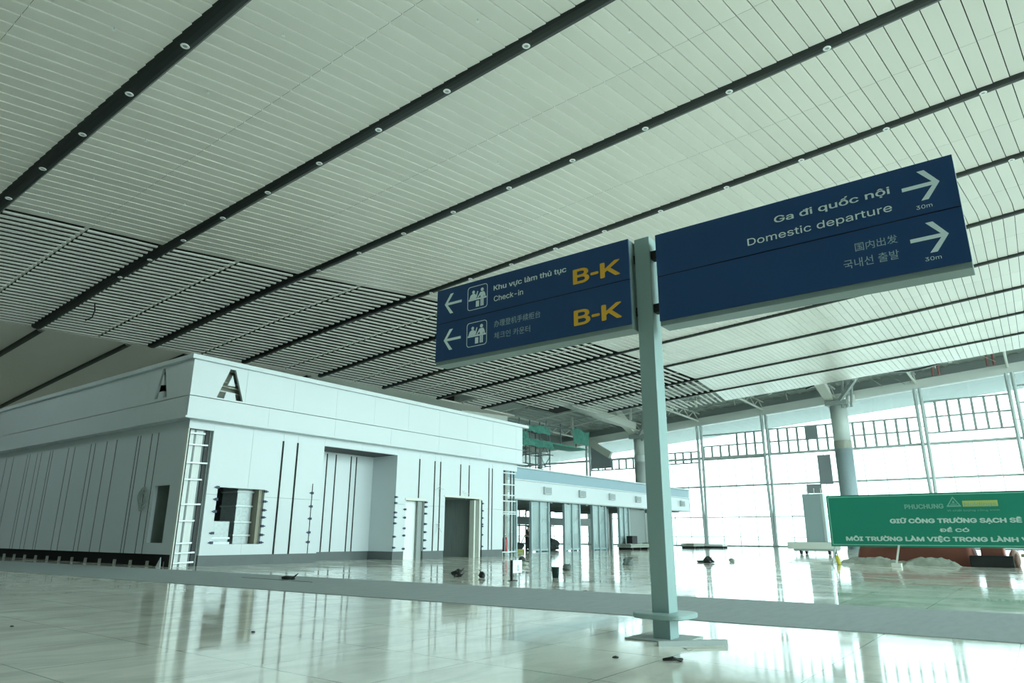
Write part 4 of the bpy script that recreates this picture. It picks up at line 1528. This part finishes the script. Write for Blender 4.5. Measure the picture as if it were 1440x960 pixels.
def worker(x, y):
    t_ = thing('person', (x, y, 0), 'person in dark clothes standing in the leftmost shop opening, one arm bent forward', 'person')
    P = [(0, 0, .93), (0, 0, 1.15), (0, 0, 1.38), (0, 0, 1.48), (0, -.02, 1.60), (0, -.01, 1.70),
         (-.10, 0, .86), (-.12, -.02, .48), (-.12, .02, .09), (-.13, -.13, .04),
         (.10, 0, .86), (.12, .0, .48), (.12, .04, .09), (.13, -.11, .04),
         (-.19, 0, 1.40), (-.26, .0, 1.14), (-.36, -.18, 1.02), (-.40, -.26, 1.0),
         (.19, 0, 1.40), (.25, .03, 1.13), (.25, -.06, .88), (.25, -.08, .80)]
    E = [(0, 1), (1, 2), (2, 3), (3, 4), (4, 5), (0, 6), (6, 7), (7, 8), (8, 9), (0, 10), (10, 11), (11, 12), (12, 13), (2, 14), (14, 15), (15, 16), (16, 17), (2, 18), (18, 19), (19, 20), (20, 21)]
    Rr = [(.15, .11), (.14, .10), (.15, .10), .055, (.075, .095), (.06, .08), .085, .058, .042, .035, .085, .058, .042, .035, .06, .045, .034, .03, .06, .045, .034, .03]
    off = lambda m_: [(a+x, b_+y, c+0) for a, b_, c in m_.v]
    m_ = skin_mesh(P, E, Rr)
    m_.v = off(m_)
    # five separate fingers on each hand
    for hx, hy, hz, dx, dy, dz in ((-.40, -.26, 1.0, -.5, -.8, -.1), (.25, -.08, .80, 0, -.2, -1)):
        d = Vector((dx, dy, dz)).normalized()
        side = d.cross(Vector((0, 0, 1))).normalized() if abs(d.z) < .9 else Vector((0, 1, 0))
        for k, ln in enumerate((.06, .075, .08, .075, .06)):
            s0 = side*(.018*(k-2))
            p0 = Vector((hx+x, hy+y, hz))+s0
            if k == 0:
                p0 = p0-d*.03
            p1 = p0+d*ln*.6+s0*.3
            p2 = p1+d*ln*.45+Vector((0, 0, -.012))
            m_.tube(p0, p1, .010, 6, .009).tube(p1, p2, .009, 6, .007)
    body = m_.build('body', M['skin'], t_, True)
    shirt = skin_mesh([P[0], P[1], P[2], (0, 0, 1.43), P[14], P[15], P[18], P[19]], [(0, 1), (1, 2), (2, 3), (2, 4), (4, 5), (2, 6), (6, 7)], [(.17, .13), (.16, .12), (.17, .12), .075, .078, .06, .078, .06])
    shirt.v = off(shirt)
    shirt.build('shirt', M['cloth_dark'], t_, True)
    tr = skin_mesh([(0, 0, .95), P[6], P[7], P[8], P[10], P[11], P[12]], [(0, 1), (1, 2), (2, 3), (0, 4), (4, 5), (5, 6)], [(.165, .13), .10, .075, .065, .10, .075, .065])
    tr.v = off(tr)
    tr.build('trousers', M['cloth_dark'], t_, True)
    hr = MB()
    bm_ = bmesh.new()
    bmesh.ops.create_uvsphere(bm_, u_segments=14, v_segments=9, radius=1)
    for v in bm_.verts:
        v.co = Vector((x+v.co.x*.085, y+.01+v.co.y*.105, max(1.63-.04*(v.co.y < -.3)*0, 1.66+v.co.z*.09)))
    hr.bm(bm_)
    hr.build('hair', M['hair'], t_, True)
    sh2 = MB()
    for sx in (-.125, .125):
        sh2.cbox(x+sx-.05, x+sx+.05, y-.17, y+.08, 0, .08, .02)
    sh2.build('shoes', M['dark'], t_)


worker(41.0, 29.4)

# ---------------------------------------------------------------- scaffold with green net near the roof
sf = thing('scaffold_tower', (57, 41, 0), 'scaffold tower wrapped in green net near the roof behind the white building', 'scaffold')
for x in (54.6, 56.4, 58.2, 60.0):
    for y in (40.2, 42.0):
        MB().tube((x, y, 0), (x, y, 12.4 if x < 59 else 11.6), .07, 8).build('standard', M['scaf'], sf)
b = MB()
for z in (2, 4, 6, 8, 9.2, 10.4, 11.6):
    for y in (40.2, 42.0):
        b.tube((54, y, z), (60.6, y, z), .05, 6)
    for x in (54.6, 56.4, 58.2, 60.0):
        b.tube((x, 40.0, z), (x, 42.2, z), .05, 6)
b.build('ledger', M['scaf'], sf)
b = MB()
for i in range(5):
    b.tube((58.2, 40.2, 1+2*i), (60.0, 40.2, 3+2*i), .04, 6).tube((60.0, 40.2, 1+2*i), (58.2, 40.2, 3+2*i), .04, 6)
    b.tube((54.6, 40.2, 2*i), (56.4, 40.2, 2+2*i), .04, 6)
b.build('brace', M['scaf'], sf)
MB().box(53.6, 67, 39.9, 42.2, 10.35, 10.5).build('platform', M['net'], sf)


def net(x0, x1, y, z0, z1, seed):
    rr = random.Random(seed)
    n_ = 16
    vs, fs = [], []
    for i in range(n_+1):
        for j in range(4):
            xx = x0+(x1-x0)*i/n_
            zz = z0+(z1-z0)*j/3+(.12*math.sin(xx*1.9+seed) if j == 3 else .06*math.sin(xx*2.7))
            for d_ in (0,):
                vs.append((xx, y+.08*math.sin(xx*3+j)+rr.uniform(-.02, .02), zz))
    k = len(vs)
    vs += [(a, c+.03, d) for a, c, d in vs]
    for i in range(n_):
        for j in range(3):
            a = i*4+j
            fs.append((a, a+4, a+5, a+1))
            fs.append((k+a, k+a+1, k+a+5, k+a+4))
    MB().add(vs, fs).build('safety_net', M['net'], sf)


net(53.4, 55.6, 39.9, 10.3, 11.2, 1)
net(55.6, 59.6, 39.9, 11.2, 11.9, 4)
net(53.6, 60.2, 39.85, 9.75, 10.4, 2)
net(64.2, 67.6, 39.9, 10.9, 12.5, 3)
MB().box(53.4, 54.2, 39.9, 40.0, 7.9, 9.6).build('hanging_sheet', M['steel_grey'], sf)
b = MB()
for x in (60.6, 63.4, 66.6):
    b.tube((x, 41, 10.4), (x, 41, 13.0), .07)
b.bar((60, 41, 12.4), (67, 41, 12.7), .1, .2)
b.build('hanger', M['scaf'], sf)
tag(MB().hexa([(31, 42.2, 10.9), (45.5, 41.2, 11.3), (45.5, 41.6, 11.3), (31, 42.6, 10.9), (31, 42.2, 11.75), (45.5, 41.2, 11.95), (45.5, 41.6, 11.95), (31, 42.6, 11.75)]).build('netting_roll', M['net'], loc=(38, 42, 10.9)), 'dark green netting under the louvres along the roof line of the white building', 'net')
b = MB().bar((46.5, 41.0, 11.7), (53, 40.7, 12.0), .5, .7)
tag(b.build('exposed_girder', M['steel_white'], loc=(49.7, 40.8, 11.5)), 'off-white steel girder just above the roof line of the white building', 'girder')

# ---------------------------------------------------------------- downlights in the black strips
ORD = ['first', 'second', 'third', 'fourth', 'fifth', 'sixth', 'seventh', 'eighth', 'ninth', 'tenth', 'eleventh', 'twelfth']
first_lamp = None
YR = {1: (14, 28.2), 2: (8.0, 33.2), 3: (1.5, 27.5), 4: (-1.2, 26), 5: (-2, 26), 6: (-2, 24)}
for k in range(1, 7):
    ys = []
    i = -3
    while True:
        v = -.13+2.88*i
        i += 1
        y = WY(v, XK[k])
        if y > YR[k][1]:
            break
        if y >= YR[k][0]:
            ys.append(y)
    for q, y in enumerate(reversed(ys)):
        x = XK[k]
        z = ZC(x, y)-.115
        lab = 'downlight in the %s black strip from the left, %s up from its lower end' % (ORD[k-1], ORD[q])
        if first_lamp is None:
            first_lamp = thing('downlight', (x, y, z), lab, 'downlight', 'downlights in the black ceiling strips')
            n = 20
            ring = MB()
            ring.lathe((x, y, z), [(.055, .012), (.06, -.012), (.10, -.014), (.112, 0), (.10, .014)], n)
            ring.build('trim_ring', M['lens'], first_lamp)
            MB().lathe((x, y, z), [(.05, -.006), (.058, -.004), (.058, .008)], n).build('lens', M['steel_grey'], first_lamp)
        else:
            dup(first_lamp, (x, y, z), lab)

# ---------------------------------------------------------------- small ceiling fittings
def ray_ceiling(px, py):
    """where a spot on the ceiling lies (fitting positions, worked out once from the plan of the ceiling)"""
    d = fw + r2*((px-720)/FPX) - u2*((py-480)/FPX)
    t_ = 3.
    while t_ < 120:
        p = Vector((0, 0, 1))+d*t_
        if p.z > ZC(p.x, p.y):
            return p
        t_ += .02


first = None
SPR = [(161, 38, 'beyond the first black strip'), (132, 250, 'low between the first two black strips'), (68, 297, 'just above the louvre edge'), (260, 286, 'beside the second strip near the louvres'), (293, 127, 'midway between the first two strips'), (205, 195, 'right beside the first black strip'), (399, 46, 'high up between the first two strips'), (672, 26, 'high beside the second strip'), (700, 226, 'between the second and third strips'), (885, 41, 'high between the second and third strips')]
for px, py, where in SPR:
    p = ray_ceiling(px, py)
    lab = 'tiny sprinkler head on the planks, ' + where
    if first is None:
        first = thing('sprinkler_head', (p.x, p.y, p.z), lab, 'sprinkler', 'sprinkler heads on the ceiling')
        MB().lathe((p.x, p.y, p.z-.10), [(.012, .10), (.016, .03), (.012, 0)], 10).build('nozzle', M['galv'], first)
        MB().lathe((p.x, p.y, p.z-.105), [(.045, 0), (.045, .006)], 12).build('deflector', M['lens'], first)
    else:
        dup(first, (p.x, p.y, p.z), lab)
p = Vector((12.9, 36.6, ZC(12.9, 36.6)))
b = MB().path([(p.x+.5, p.y, p.z), (p.x+.52, p.y-.1, p.z-.35), (p.x+.45, p.y-.1, p.z-.75), (p.x+.2, p.y, p.z-.95)], .03, 6)
tag(b.build('hanging_cable', M['dark'], loc=(p.x+.5, p.y, p.z-.9)), 'short dark cable dangling from the louvres beside the second black strip', 'cable')
